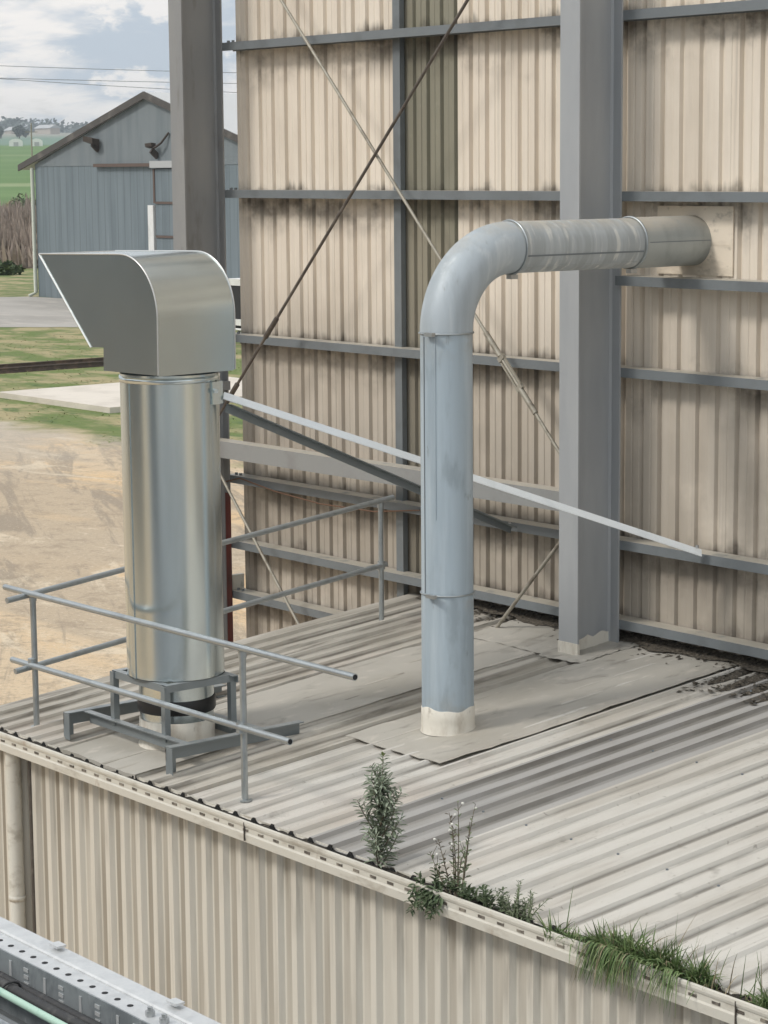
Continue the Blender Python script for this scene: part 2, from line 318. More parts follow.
def ground_extra(T, c, P, sp):
    X, Y = sp.outputs[0], sp.outputs[1]
    r = T.math('SQRT', T.math('ADD', T.math('MULTIPLY', X, X), T.math('MULTIPLY', Y, Y)))
    # turf round the buildings
    g = T.mix(T.rng(T.noise(T.vmul(P, (.34, .55, 1)), 1, 6, .62), .40, .60), (.115, .165, .035), (.35, .295, .155))
    g = T.mix(T.rng(T.noise(T.vmul(P, (.8, 1.3, 1)), 1, 5, .6), .54, .68), g, (.085, .135, .035))
    g = T.mix(T.rng(T.noise(P, 2.4, 5, .7), .45, .75, 0, .5), g, (.19, .165, .085))
    # bare yard, sandy with grey wheel tracks and ochre patches
    y = T.mix(T.rng(T.noise(T.vmul(P, (.11, .22, 1)), 1, 6, .6, .6), .40, .62), (.56, .435, .29), (.62, .43, .235))
    y = T.mix(T.rng(T.noise(T.vmul(P, (.05, .17, 1)), 1, 5, .6, 1.2), .47, .56, 0, .9), y, (.43, .345, .245))
    rt = T.n('ShaderNodeVectorRotate', rotation_type='Z_AXIS'); T.link(P, rt.inputs[0]); rt.inputs['Angle'].default_value = .45
    y = T.mix(T.rng(T.noise(T.vmul(rt.outputs[0], (.12, 1.0, 1)), 1, 7, .74, .9), .51, .62, 0, .7), y, (.25, .205, .155))
    y = T.mix(T.rng(T.noise(T.vmul(P, (.22, .5, 1)), 1, 7, .75, .8), .53, .63, 0, .8), y, (.62, .52, .38))
    y = T.mix(T.rng(T.noise(P, 1.6, 8, .8), .48, .64, 0, .7), y, (.30, .235, .165))
    y = T.mix(T.rng(T.noise(P, 9, 3, .8), .52, .70, 0, .45), y, (.22, .18, .14))
    y = T.mix(T.rng(T.noise(P, 12, 3, .8), .55, .70, 0, .5), y, (.72, .62, .48))
    edge = T.math('ADD', Y, T.math('MULTIPLY', T.math('SUBTRACT', T.noise(P, .45, 5, .6), .5), 4.6))
    far_yard = T.mix(T.rng(X, -44, -56, 0, .5), y, (.46, .42, .36))
    c = T.mix(T.rng(edge, 31.4, 33.0), far_yard, g)
    # reed bed, then crops rising to the hills
    c = T.mix(T.rng(r, 165, 180), c, (.19, .155, .115))
    crop = T.mix(T.rng(T.noise(T.vmul(P, (.004, .004, 1)), 1, 4), .4, .65), (.085, .17, .032), (.115, .20, .05))
    crop = T.mix(T.rng(T.math('ABSOLUTE', T.math('SUBTRACT', r, 520)), 16, 6, 0, .5), crop, (.30, .33, .17))
    crop = T.mix(T.rng(T.math('ABSOLUTE', T.math('SUBTRACT', r, 830)), 20, 8, 0, .35), crop, (.25, .29, .13))
    c = T.mix(T.rng(r, 355, 390), c, crop)
    c = T.mix(T.rng(r, 1010, 1060), c, (.135, .215, .155))
    c = T.mix(T.rng(r, 1500, 1700), c, (.25, .25, .20))
    return T.mix(T.rng(r, 2300, 2500), c, (.10, .125, .10))
mat('ground_cover', (.3, .3, .3), rough=.95, bump=.35, bscale=2.5, extra=ground_extra)

# ------------------------------------------------------------------ setting: land, road, slab, reeds, crops
mb = MB(); NA = 120; RS = [0] + [2.5 * 1.16 ** i for i in range(52)]
RS = [r for r in RS if r < 5200]
vs = [(0, 0, G)]
for r in RS[1:]:
    for j in range(NA):
        a = 2 * math.pi * j / NA; k = terrain(r) + (random.uniform(-1, 1) * min(3, (r - 900) / 500) if r > 900 else 0)
        vs.append((r * math.cos(a), r * math.sin(a), k))
fs = [(0, 1 + j, 1 + (j + 1) % NA) for j in range(NA)]
for i in range(len(RS) - 2):
    for j in range(NA):
        a = 1 + i * NA; fs.append((a + j, a + NA + j, a + NA + (j + 1) % NA, a + (j + 1) % NA))
mb.add(vs, fs, 0, True)
tag(mb.build('ground', 'ground_cover', loc=(0, 0, G)), 'sandy yard, patchy turf and green crop land rising to low hills', 'ground', kind='structure')

mb = MB()
road = [(-190, -31), (-150, 2), (-126, 42), (-113.6, 64.0), (-112.3, 66.0), (-87.8, 66.2), (-79, 67), (-80, 60), (-85, 57.0), (-88.6, 54.8), (-91.4, 52), (-97, 44), (-122, 5), (-160, -45)]
rr = []
for i, p in enumerate(road):
    q = road[(i + 1) % len(road)]
    for k in range(6):
        t = k / 6; j = .35 if 0 < k else 0
        rr.append((p[0] + (q[0] - p[0]) * t + random.uniform(-j, j), p[1] + (q[1] - p[1]) * t + random.uniform(-j, j)))
mb.add([(x, y, G + .012) for x, y in rr], [tuple(range(len(rr)))])
tag(mb.build('road', 'road_gravel'), 'pale grey gravel road in front of the barn', 'road', kind='structure')
mb = MB().box(-63.0, -56.5, 35.75, 44.0, G - .1, G + .17)
tag(mb.build('concrete_slab', 'concrete'), 'pale flat concrete slab lying in the grass', 'slab', kind='structure')

t = thing('rail_track', 'two dark rusty rails running through the grass behind the slab', 'track', (-71, 44, G))
for X in (-71.75, -70.35):
    MB().sweep((X, 15, G), (X, 47.6, G), [(-.07, 0), (.07, 0), (.07, .03), (.02, .05), (.02, .14), (.045, .15), (.045, .19), (-.045, .19), (-.045, .15), (-.02, .14), (-.02, .05), (-.07, .03)]).build('rail', 'rail_rust', t)

mb = MB(); n = 0
while n < 14000:
    x = random.uniform(-66, -36); y = random.uniform(29, 52)
    if n > 9000: x = random.uniform(-95, -66); y = random.uniform(30, 60)
    n += 1
    if y < 33.4 + 1.2 * math.sin(x * .9) + random.uniform(-1, 1): continue
    if -63.2 < x < -56.3 and 35.6 < y < 44.2: continue
    if x < -86 and y > 50: continue
    h = random.uniform(.02, .065) * (1.8 if random.random() < .06 else 1)
    a = random.uniform(0, 6.28); w = random.uniform(.012, .034)
    dx, dy = math.cos(a), math.sin(a)
    lean = (random.uniform(-.3, .3), random.uniform(-.3, .3))
    mb.add([(x - dx * w, y - dy * w, G - .01), (x + dx * w, y + dy * w, G - .01), (x + lean[0], y + lean[1], G + h)], [(0, 1, 2)])
tag(mb.build('grass', 'turf_blade', loc=(-60, 40, G)), 'short patchy grass between the yard and the road', 'grass', kind='stuff')

mb = MB()
for i in range(9000):
    px = random.uniform(-120, 46) if random.random() < .8 else random.uniform(-400, -120)
    d = 168 + 180 * random.random() ** 1.3
    p = bear(px, d); h = random.uniform(1.2, 2.9) * (1 + .3 * math.sin(d * .11) + .25 * math.sin(px * .2 + d * .05)); w = random.uniform(.10, .32)
    a = random.uniform(0, 6.28); l = (random.uniform(-.5, .5), random.uniform(-.5, .5))
    mb.add([(p.x - w * math.cos(a), p.y - w * math.sin(a), G - .1), (p.x + w * math.cos(a), p.y + w * math.sin(a), G - .1),
            (p.x + l[0] + w * .5 * math.cos(a), p.y + l[1] + w * .5 * math.sin(a), G + h * .7), (p.x + l[0] * 1.5, p.y + l[1] * 1.5, G + h)], [(0, 1, 2, 3)])
tag(mb.build('reeds', 'reed_stalk', loc=(-180, 100, G)), 'tall dry brown reeds beyond the road', 'reeds', kind='stuff')

def clump_crown(c, rx, rzz, n, s):
    mb = MB(); lobes = [(Vector((random.gauss(0, .5) * rx, random.gauss(0, .5) * rx, random.uniform(-.5, .6) * rzz)), random.uniform(.35, .6)) for _ in range(9)]
    for _ in range(n):
        o, k = random.choice(lobes); d = Vector((random.gauss(0, 1), random.gauss(0, 1), random.gauss(0, 1))).normalized() * random.uniform(.6, 1.05) ** .5
        p = Vector(c) + o + Vector((d.x * rx * k, d.y * rx * k, d.z * rzz * k))
        a = Vector((random.gauss(0, 1), random.gauss(0, 1), random.gauss(0, .6))).normalized(); b = a.orthogonal().normalized() * s * random.uniform(.5, 1)
        a *= s * random.uniform(.6, 1.2)
        mb.add([p - a, p - b * .6, p + a, p + b * .6], [(0, 1, 2, 3)])
    return mb
for px, d, w, h, m, lab in ((24, 330, 3.6, 3.4, 'bush_leaf', 'dark green bush at the edge of the crop field by the barn corner'), (12, 345, 1.6, 2.6, 'bush_yellow', 'small yellowish bush left of the dark green one at the field edge'),
                            (6, 158, 1.5, .9, 'bush_leaf', 'low dark bush in front of the reeds left of the barn')):
    p = bear(px, d); t = thing('bush', lab, 'bush', p)
    clump_crown(p + Vector((0, 0, h * .5)), w * .55, h * .55, 420, .28).build('foliage', m, t)
    MB().tube([p, p + Vector((.2, 0, h * .5))], [.08, .03], 6).build('stem', 'bark', t)
def far_tree(px, d, h, lab, w=.42):
    p = bear(px, d); t = thing('tree', lab, 'tree', p)
    MB().tube([p - Vector((0, 0, .5)), p + Vector((.3, .2, h * .3)), p + Vector((0, .4, h * .7))], [.5, .35, .12], 7).build('trunk', 'bark', t)
    clump_crown(p + Vector((0, 0, h * .58)), h * w, h * .45, 500, 1.2).build('crown', 'far_leaf', t)
far_tree(21, 1500, 8, 'dark round tree above the white sheds on the far field')
far_tree(3, 1480, 7, 'dark tree at the left edge of the far field', .3)
far_tree(27, 1540, 6.5, 'smaller dark tree right beside the round one on the far field', .35)
mb = MB()
for i in range(420):
    px = random.uniform(-700, 260); d = random.uniform(2500, 3000); p = bear(px, d); h = random.uniform(9, 17) * (1 + .35 * math.sin(px * .05) * math.sin(px * .013 + 1))
    for _ in range(34):
        q = p + Vector((random.gauss(0, .38) * h, random.gauss(0, .38) * h, h * random.uniform(.05, 1.)))
        a = Vector((random.gauss(0, 1), random.gauss(0, 1), random.gauss(0, .6))).normalized(); b = a.orthogonal().normalized() * random.uniform(1.2, 3); a *= random.uniform(1.5, 3.4)
        mb.add([q - a, q - b, q + a, q + b], [(0, 1, 2, 3)])
tag(mb.build('far_woodland', 'far_leaf', loc=(-2300, 1300, 39)), 'hazy belt of trees along the far hills', 'woodland', kind='stuff')

for px, d, w, lab in ((17.5, 1010, 5.8, 'white domed shed left of the pole on the far field'), (38, 1010, 5.0, 'white domed shed right of the pole on the far field')):
    p = bear(px, d); t = thing('domed_shed', lab, 'shed', p, 'white sheds on the far field')
    a = R_(150.2 - .0245 * px); side = Vector((-math.sin(a), math.cos(a), 0)); fw = Vector((math.cos(a), math.sin(a), 0))
    pr = [(-w / 2, 0), (-w / 2, 2.2)] + [(-w / 2 * math.cos(k * math.pi / 8), 2.2 + 1.5 * math.sin(k * math.pi / 8)) for k in range(1, 8)] + [(w / 2, 2.2), (w / 2, 0)]
    n = len(pr); vs = [p + side * u + Vector((0, 0, v - .3)) for u, v in pr] + [p + fw * 9 + side * u + Vector((0, 0, v - .3)) for u, v in pr]
    MB().add(vs, [(i, (i + 1) % n, n + (i + 1) % n, n + i) for i in range(n)] + [tuple(range(n - 1, -1, -1)), tuple(range(n, 2 * n))]).build('shell', 'shed_white', t)
    q = p - fw * .05
    MB().add([q + side * u + Vector((0, 0, v)) for u, v in ((-1, 0), (1, 0), (1, 1.9), (-1, 1.9))] + [q - fw * .1 + side * u + Vector((0, 0, v)) for u, v in ((-1, 0), (1, 0), (1, 1.9), (-1, 1.9))],
             [(0, 1, 2, 3), (7, 6, 5, 4), (0, 4, 5, 1), (1, 5, 6, 2), (2, 6, 7, 3), (3, 7, 4, 0)]).build('door', 'far_roof', t)
for px, d, w, h, lab in ((44, 1900, 24, 6, 'long pale farm building among the far trees'), (10, 1900, 10, 4.5, 'small pale farm building at the far left among trees')):
    p = bear(px, d); t = thing('farm_building', lab, 'building', p)
    MB().box(p.x - w / 2, p.x + w / 2, p.y, p.y + 9, p.z - 1, p.z + h).build('wall', 'far_wall', t)
    MB().prism([(p.y - 1, p.z + h), (p.y + 4.5, p.z + h + 3), (p.y + 10, p.z + h)], 0, p.x - w / 2 - .6, p.x + w / 2 + .6).build('roof', 'far_roof', t)
p = bear(33, 420); t = thing('utility_pole', 'thin wooden pole standing in the field between the white sheds', 'pole', p)
MB().tube([p - Vector((0, 0, .3)), p + Vector((0, 0, 14.2))], [.2, .13], 8).build('shaft', 'pole_wood', t)
MB().bar(p + Vector((-.6, -.9, 12.6)), p + Vector((.6, .9, 12.6)), .12, .12).build('crossarm', 'pole_wood', t)
for i, (z0, z1, lab) in enumerate(((.0436, .0408, 'highest of the three overhead wires crossing the sky'), (.0385, .0362, 'middle overhead wire crossing the sky'), (.0383, .0330, 'lowest overhead wire, sagging below the middle one'))):
    d = 210.; P = []
    for k in range(-14, 26):
        px = k * 20; a = R_(150.2 - .0245 * px); tt = px / 170.
        P.append((d * math.cos(a), d * math.sin(a), d * (z0 + (z1 - z0) * tt * (1 - .1 * tt))))
    tag(MB().tube(P, .026, 5).build('overhead_wire', 'wire_metal'), lab, 'wire', 'overhead wires in the sky')

hz = MB().box(-5600, 5600, -5600, 5600, G - 1.5, 75)
hzm = bpy.data.materials.new('haze_air'); hzm.use_nodes = True; hn = hzm.node_tree; hn.nodes.remove(hn.nodes['Principled BSDF'])
pv = hn.nodes.new('ShaderNodeVolumePrincipled'); pv.inputs['Color'].default_value = (.80, .88, .95, 1); pv.inputs['Density'].default_value = .00022
hn.links.new(pv.outputs[0], hn.nodes['Material Output'].inputs['Volume']); MATS['haze_air'] = hzm
tag(hz.build('haze', 'haze_air'), 'thin bluish air fading the far hills', 'haze', kind='stuff')

# ------------------------------------------------------------------ barn
BY = 66.3; t = thing('barn', 'blue grey metal barn with low gable and brown eaves', 'barn', (-100.6, BY, G))
XL, XR, XM, EZ, RZ = -112.1, -89.2, -100.65, .28, 3.62
MB().box(XL, XR, BY, BY + 42, G, .18).build('wall', 'barn_wall', t)
MB().prism([(XL, .18), (XR, .18), (XR, EZ), (XM, RZ), (XL, EZ)], 1, BY - .03, BY + 42).build('gable', 'barn_gable', t)
for sgn, xe in ((-1, -113.4), (1, -87.9)):
    rf = MB().prism([(xe, .0), (XM, RZ + .02), (XM, RZ + .26), (xe, .24)], 1, BY - .2, BY + 42.8).build('roof', 'barn_roof', t)
    MB().prism([(xe - .05, -.06), (XM, RZ - .06), (XM, RZ + .30), (xe - .05, .28)], 1, BY - .3, BY - .21).build('bargeboard', 'barn_trim', rf)
MB().box(-105.7, -100.2, BY - .25, BY - .035, .12, .29).build('door_track', 'barn_track', t)
MB().box(-100.15, -96.6, BY - .35, BY - .035, .05, .40).build('track_cover', 'far_roof', t)
dr = MB().box(-99.95, -96.4, BY - .16, BY - .04, G + .1, -.02).build('door', 'barn_wall', t)
mb = MB().box(-100.1, -99.95, BY - .2, BY - .04, -1.75, .0)
for z in (-1.78, -3.5, -5.2): mb.box(-99.9, -96.4, BY - .22, BY - .165, z, z + .12)
mb.build('frame', 'barn_track', dr)
MB().box(-100.6, -100.1, BY - .22, BY - .04, G + .1, -1.85).build('door_post', 'white_paint', t)
MB().tube([(-112.22, BY - .12, .1), (-112.2, BY - .12, G + .25), (-112.4, BY - .45, G + .05)], .11, 8).build('downpipe', 'pale_pipe', t)
for x, z, s, tilt in ((-105.55, 1.45, .8, -.25), (-99.9, 1.05, .5, .1)):
    fl = MB().sweep((x - .55 * s, BY - .45, z + .1), (x + .5 * s, BY - .4, z + .1 + tilt * .5), [(-.3 * s, -.25 * s), (.25 * s, -.1 * s), (.3 * s, .25 * s), (-.3 * s, .18 * s)]).build('floodlight', 'lamp_body', t)
    mb = MB().bar((x + .2 * s, BY - .45, z - .1), (x + .15 * s, BY - .04, z - .45), .12, .3)
    if s < .7: mb.tube([(x + .3, BY - .4, z), (x + .8, BY - .3, z + .25), (x + 1.2, BY - .1, z + .75)], .06, 6)
    mb.build('bracket', 'lamp_body', fl)

t.location.x += .3
# truck standing between the barn and the tall wall
tx, ty = -74.9, 53.6
t = thing('flatbed_truck', 'white flatbed truck carrying a dark box, mostly hidden behind the grey end column', 'truck', (tx, ty, G))
def tp(u, v, z): return (tx + u, ty + v, G + z)
def tbox(u0, u1, v0, v1, z0, z1): return MB().box(tx + u0, tx + u1, ty + v0, ty + v1, G + z0, G + z1)
tbox(-.9, 5.4, 0, 2.2, .78, 1.02).build('tray', 'white_paint', t)
mb = tbox(-.9, 5.4, .35, 1.85, .55, .77); mb.build('chassis', 'dark_load', t)
tbox(-.85, .15, .1, 2.1, 1.03, 2.35).build('load_box', 'dark_load', t)
tbox(-.95, .3, .05, 2.15, 2.36, 2.62).build('load_cover', 'white_paint', t)
tbox(.2, .42, .1, 2.1, 1.03, 1.9).build('headboard', 'white_paint', t)
mb = MB().prism([(tx + 5.5, G + .55), (tx + 7.3, G + .55), (tx + 7.35, G + 1.35), (tx + 6.9, G + 2.2), (tx + 5.5, G + 2.25)], 1, ty + .05, ty + 2.15)
cab = mb.build('cab', 'white_paint', t)
MB().prism([(tx + 6.1, G + 1.4), (tx + 7.1, G + 1.4), (tx + 6.8, G + 2.05), (tx + 6.1, G + 2.05)], 1, ty + .03, ty + .045).build('window', 'dark_load', cab)
for u in (.1, 1.1, 6.3):
    for v in (.1, 1.85):
        w = MB().tube([tp(u, v, .42), tp(u, v + .26, .42)], .42, 18, smooth=False).build('wheel', 'tyre', t)
        MB().tube([tp(u, v - .01, .42), tp(u, v + .02, .42)], .22, 14, smooth=False).build('rim', 'white_paint', w)
MB().tube([tp(-.9, -.02, .62), tp(5.2, -.02, .62)], .05, 6).build('side_guard', 'white_paint', t)

# ------------------------------------------------------------------ tall wall
WX0, WX1 = -17.03, -3.5
t = thing('tall_wall', 'tall cream ribbed metal wall with grey horizontal girts', 'wall', ((WX0 + WX1) / 2, YW, G))
def ribbed(x0, x1, z0, z1, y, pitch, depth, seq, jit=.0):
    """sheet whose profile along x repeats seq of (fraction, depth fraction)"""
    xs = []; x = x0
    while x < x1 - 1e-4:
        jj = random.uniform(-jit, jit)
        for fr, dd in seq:
            xx = x + fr * pitch
            if xx <= x1: xs.append((xx, y + depth * dd + (jj if dd else 0)))
        x += pitch
    xs.append((x1, y))
    n = len(xs)
    return MB().add([(a, b, z0) for a, b in xs] + [(a, b, z1) for a, b in xs], [(i, i + 1, n + i + 1, n + i) for i in range(n - 1)])
SEQ = [(0, 0), (.29, 0), (.325, .17), (.375, .17), (.41, 0), (.70, 0), (.77, 1), (.91, 1), (.98, 0)]
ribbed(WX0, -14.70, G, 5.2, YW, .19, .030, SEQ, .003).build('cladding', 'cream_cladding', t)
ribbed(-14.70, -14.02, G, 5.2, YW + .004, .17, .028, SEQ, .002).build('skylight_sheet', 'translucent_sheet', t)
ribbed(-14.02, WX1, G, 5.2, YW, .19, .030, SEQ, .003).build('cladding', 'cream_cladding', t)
GSEC = [(0, 0), (0, -.002), (0, 0)]
for g in GIRTS:                     # C sections lying flat, open end seen at the end of the wall; built as thin plates
    mb = MB(); x0 = -17.06; x1 = WX1; y0, y1 = 12.035, 12.185
    mb.box(x0, x1, y0, y1, g + .066, g + .070); mb.box(x0, x1, y0 - .003, y0 + .001, g, g + .0695)
    mb.box(x0, x1, y1, y1 + .003, g, g + .0695); mb.box(x0, x1, y0 + .0012, y0 + .02, g - .0005, g + .003)
    gt = mb.build('girt', 'girt_paint', t)
    for k in range(2): MB().tube([(-16.99 + k * .07, 12.09, g + .068), (-16.99 + k * .07, 12.09, g + .09)], .014, 6, smooth=False).build('bolt', 'girt_paint', gt)
mb = MB(); g = -.872; y0 = 11.99
mb.box(-12.03, WX1, y0, 12.18, g + .066, g + .07); mb.box(-12.03, WX1, y0 - .003, y0 + .001, g, g + .0695); mb.box(-12.03, WX1, y0 + .0012, y0 + .02, g - .0005, g + .003)
mb.build('girt', 'girt_paint', t)
MB().sweep((-14.715, 12.14, G), (-14.715, 12.14, 5.2), [(-.045, 0), (.045, 0), (.045, -.05), (.037, -.05), (.037, -.008), (-.037, -.008), (-.037, -.05), (-.045, -.05)], up=(0, -1, 0)).build('mullion', 'girt_paint', t)
pl = MB().box(-11.8, -11.065, 12.186, 12.196, -.785, -.295)
pl.box(-11.8, -11.065, 12.184, 12.1855, -.57, -.563)
pl.build('patch_plate', 'plate_cream', t)
MB().box(-17.075, -17.035, 12.06, 12.19, -3.84, -3.70).build('bracket', 'sealant', t)

def column(name_label, x, mname):
    t = thing('steel_column', name_label, 'column', (x, 11.8, G), 'grey steel columns of the tall wall')
    a, b, d, yf, yb = .10, .006, .016, 11.6, 12.033
    pts = [(-a, yf), (a, yf), (a, yf + d), (b, yf + d), (b, yb - d), (b, yb - d - .016), (b + .016, yb - d), (a, yb - d), (a, yb), (-a, yb), (-a, yb - d), (-b - .016, yb - d), (-b, yb - d - .016), (-b, yf + d), (-a, yf + d)]
    MB().prism([(x + u, v) for u, v in pts], 2, G + .02, 5.2).build('shaft', mname, t)
    MB().box(x - .2, x + .2, 11.5, 12.13, G - .05, G + .019).build('base_plate', mname, t)
    return t
c1 = column('thick grey steel column standing on the roof right of the bent duct', -12.11, 'steel_paint')
mb = MB().box(-12.213, -12.007, 11.594, 11.6015, rz(11.6) - .02, rz(11.6) + .125)
mb.box(-12.007, -12.0035, 11.596, 11.618, rz(11.6) - .02, rz(11.6) + .123)
n = 14; za = [rz(11.62 + .4 * i / n) for i in range(n + 1)]
vs = [(-12.094, 11.618 + .398 * i / n, za[i] - .02) for i in range(n + 1)] + [(-12.098, 11.618 + .398 * i / n, za[i] + .13 + .012 * math.sin(i * 1.3) + random.uniform(-.006, .006)) for i in range(n + 1)]
mb.add(vs, [(i, i + 1, n + 2 + i, n + 1 + i) for i in range(n)])
mb.build('sealant_band', 'sealant', c1)
c2 = column('darker grey steel end column rising behind the silver hood', -17.105, 'steel_dark')
MB().box(-17.06, -16.985, 12.010, 12.0165, -5.6, -2.93).build('primer_patch', 'red_primer', c2)
MB().box(-17.07, -16.93, 11.93, 12.0, -1.98, -1.90).build('cleat', 'steel_dark', c2)

tag(MB().sweep((-17.07, 11.83, -2.485), (-12.122, 11.83, -2.485), [(-.075, -.075), (.075, -.075), (.075, .075), (-.075, .075)]).build('strut_beam', 'strut_paint'),
    'grey horizontal box beam spanning between the two columns', 'beam')

def rod(lab, p, q, m, r=.013, tb=(), sl=()):
    p = Vector(p); q = Vector(q); t = thing('brace_rod', lab, 'brace', p, 'diagonal brace rods between the columns')
    MB().tube([p, q], r, 8).build('rod', m, t)
    d = (q - p).normalized(); L = (q - p).length; s = d.cross(Vector((0, 1, 0))).normalized()
    for k in tb:
        c = p + d * L * k; mb = MB()
        for e in (-1, 1): mb.bar(c - d * .15 + s * .026 * e, c + d * .15 + s * .026 * e, .016, .016)
        for e in (-1, 1): mb.bar(c + d * (.15 * e - .02), c + d * (.15 * e + .02), .03, .068, up=s)
        mb.build('turnbuckle', m, t)
    for k in sl: MB().tube([p + d * (L * k - .12), p + d * (L * k + .12)], r * 1.75, 8).build('sleeve', m, t)
rod('dark brace rod rising from the end column to the upper right', (-17.0, 11.81, -2.34), (-12.2, 11.81, 2.52), 'rod_dark', sl=(.075, .20))
rod('pale brace rod with turnbuckle falling from upper left behind the bent duct', (-17.05, 11.84, 2.62), (-12.15, 11.84, -2.45), 'rod_pale', tb=(.826,), sl=(.785, .866))
rod('short brace rod from the thick column down to the roof', (-12.16, 11.81, -2.53), (-13.22, 11.81, -3.66), 'rod_pale', r=.014)
rod('brace rod from the end column down behind the handrail', (-17.05, 11.81, -2.51), (-13.4, 11.81, -6.36), 'rod_pale', r=.014)
tag(MB().tube([(-17.05, 12.0, -2.83), (-16.83, 12.012, -2.775), (-16.3, 12.013, -2.84), (-15.65, 12.014, -2.882), (-14.9, 12.013, -2.868), (-14.3, 12.012, -2.79)], .006, 6).build('loose_wire', 'cable_rust'),
    'thin rusty wire drooping along a girt behind the handrail', 'wire')

# ------------------------------------------------------------------ lean-to building under the ducts
AX0, AX1 = -14.53, -2.5
t = thing('lean_to_building', 'low cream ribbed metal building with pale corrugated roof and slotted gutter', 'building', ((AX0 + AX1) / 2, 10, G))
WSEQ = [(0, 0), (.42, 0), (.53, -1), (.80, -1), (.93, 0)]
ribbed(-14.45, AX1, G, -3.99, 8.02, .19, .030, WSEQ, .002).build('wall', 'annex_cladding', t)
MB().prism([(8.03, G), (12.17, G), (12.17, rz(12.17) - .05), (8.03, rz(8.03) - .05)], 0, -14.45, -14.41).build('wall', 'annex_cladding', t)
RIB = [(0, 0), (.13, .004), (.215, .027), (.365, .028), (.455, .004), (.62, .0)]
Y0, Y1 = 7.952, 12.185
def roof_sheet(x0, x1, m, off=0.0, y0=Y0, y1=Y1, phase=0.0, lift=0.0):
    prof = []; x = x0 + phase
    prof.append((x0, off))
    while x < x1:
        for fr, h in RIB:
            xx = x + fr * .19
            if x0 < xx < x1: prof.append((xx, h + off))
        x += .19
    prof.append((x1, off)); n = len(prof); ys = np.linspace(y0, y1, 9)
    vs = [(a, y, rz(y) + h + (random.uniform(-.002, .002))) for y in ys for a, h in prof]
    return MB().add(vs, [(k * n + i, k * n + i + 1, (k + 1) * n + i + 1, (k + 1) * n + i) for k in range(len(ys) - 1) for i in range(n - 1)]), prof
PROF = []
for x0, x1, m, ph, off in ((AX0, -13.24, 'roof_dirty', .0, 0), (-13.24, -11.80, 'roof_dirty', .06, .0), (-11.80, -10.53, 'roof_pale', .03, .001), (-10.53, -9.76, 'roof_grey', .06, .004), (-9.76, AX1, 'roof_pale', .03, .001)):
    mb, pf = roof_sheet(x0, x1, m, off, phase=-((x0 - AX0) % .19)); rs = mb.build('roof_sheet', m, t); PROF += [(x, h) for x, h in pf]
n = len(PROF)
vs = [(x, 7.944, rz(7.944) + h - .006) for x, h in PROF] + [(x, 7.944, rz(7.944) - .06) for x, h in PROF] + [(x, 7.951, rz(7.951) + h - .005) for x, h in PROF] + [(x, 7.951, rz(7.951) - .06) for x, h in PROF]
MB().add(vs, [(n + i, n + i + 1, i + 1, i) for i in range(n - 1)] + [(i, i + 1, 2 * n + i + 1, 2 * n + i) for i in range(n - 1)]).build('foam_closure', 'black_foam', t)
MB().sweep((AX0, 7.955, rz(7.955) + .022), (AX0, 12.18, rz(12.18) + .022), [(-.11, -.012), (-.09, .0), (.02, .006), (.05, .0), (.05, -.006), (.02, -.002), (-.09, -.010), (-.10, -.10), (-.11, -.10)], up=(0, 0, 1)).build('edge_cap', 'roof_dirty', t)
def flat_sheet(x0, x1, y0, y1, lift, edge_wob=.004):
    mb = MB(); nx, ny = 14, 26; vs = []
    for j in range(ny + 1):
        for i in range(nx + 1):
            x = x0 + (x1 - x0) * i / nx; y = y0 + (y1 - y0) * j / ny
            e = i in (0, nx) or j in (0, ny)
            if i in (0, nx): x += random.uniform(-edge_wob, edge_wob)
            if j == 0: y += random.uniform(-edge_wob, edge_wob) * .4
            vs.append((x, y, rz(y) + lift + random.uniform(-.003, .003) + .004 * math.sin(x * 7 + y * 3) - (.006 * random.random() if e else 0)))
    w = nx + 1
    mb.add(vs, [(j * w + i, j * w + i + 1, (j + 1) * w + i + 1, (j + 1) * w + i) for j in range(ny) for i in range(nx)], 0, True)
    lo = [(x, y, z - .003) for x, y, z in vs]
    mb.add(lo, [((j + 1) * w + i, (j + 1) * w + i + 1, j * w + i + 1, j * w + i) for j in range(ny) for i in range(nx)], 0, True)
    if y0 < 8: top = [vs[i] for i in range(w)]; low = [(x, y, z - lift + .002) for x, y, z in top]; mb.add(top + low, [(w + i, w + i + 1, i + 1, i) for i in range(w - 1)])
    return mb
flat_sheet(-13.27, -12.36, 7.945, 11.55, .031).build('flashing', 'flashing', t)
flat_sheet(-13.20, -12.25, 11.50, 12.17, .035, .012).build('flashing', 'flashing', t)
flat_sheet(-11.90, -10.92, 9.33, 12.17, .031).build('flashing', 'flashing', t)
flat_sheet(-12.30, -11.86, 11.46, 12.16, .0385, .014).build('flashing', 'flashing', t)
for y in (8.9, 10.35, 11.7):
    x = -10.4
    while x < AX1:
        MB().tube([(x, y, rz(y) + .024), (x, y, rz(y) + .032)], .008, 6, smooth=False).build('screw', 'duct_seam', t); x += .38
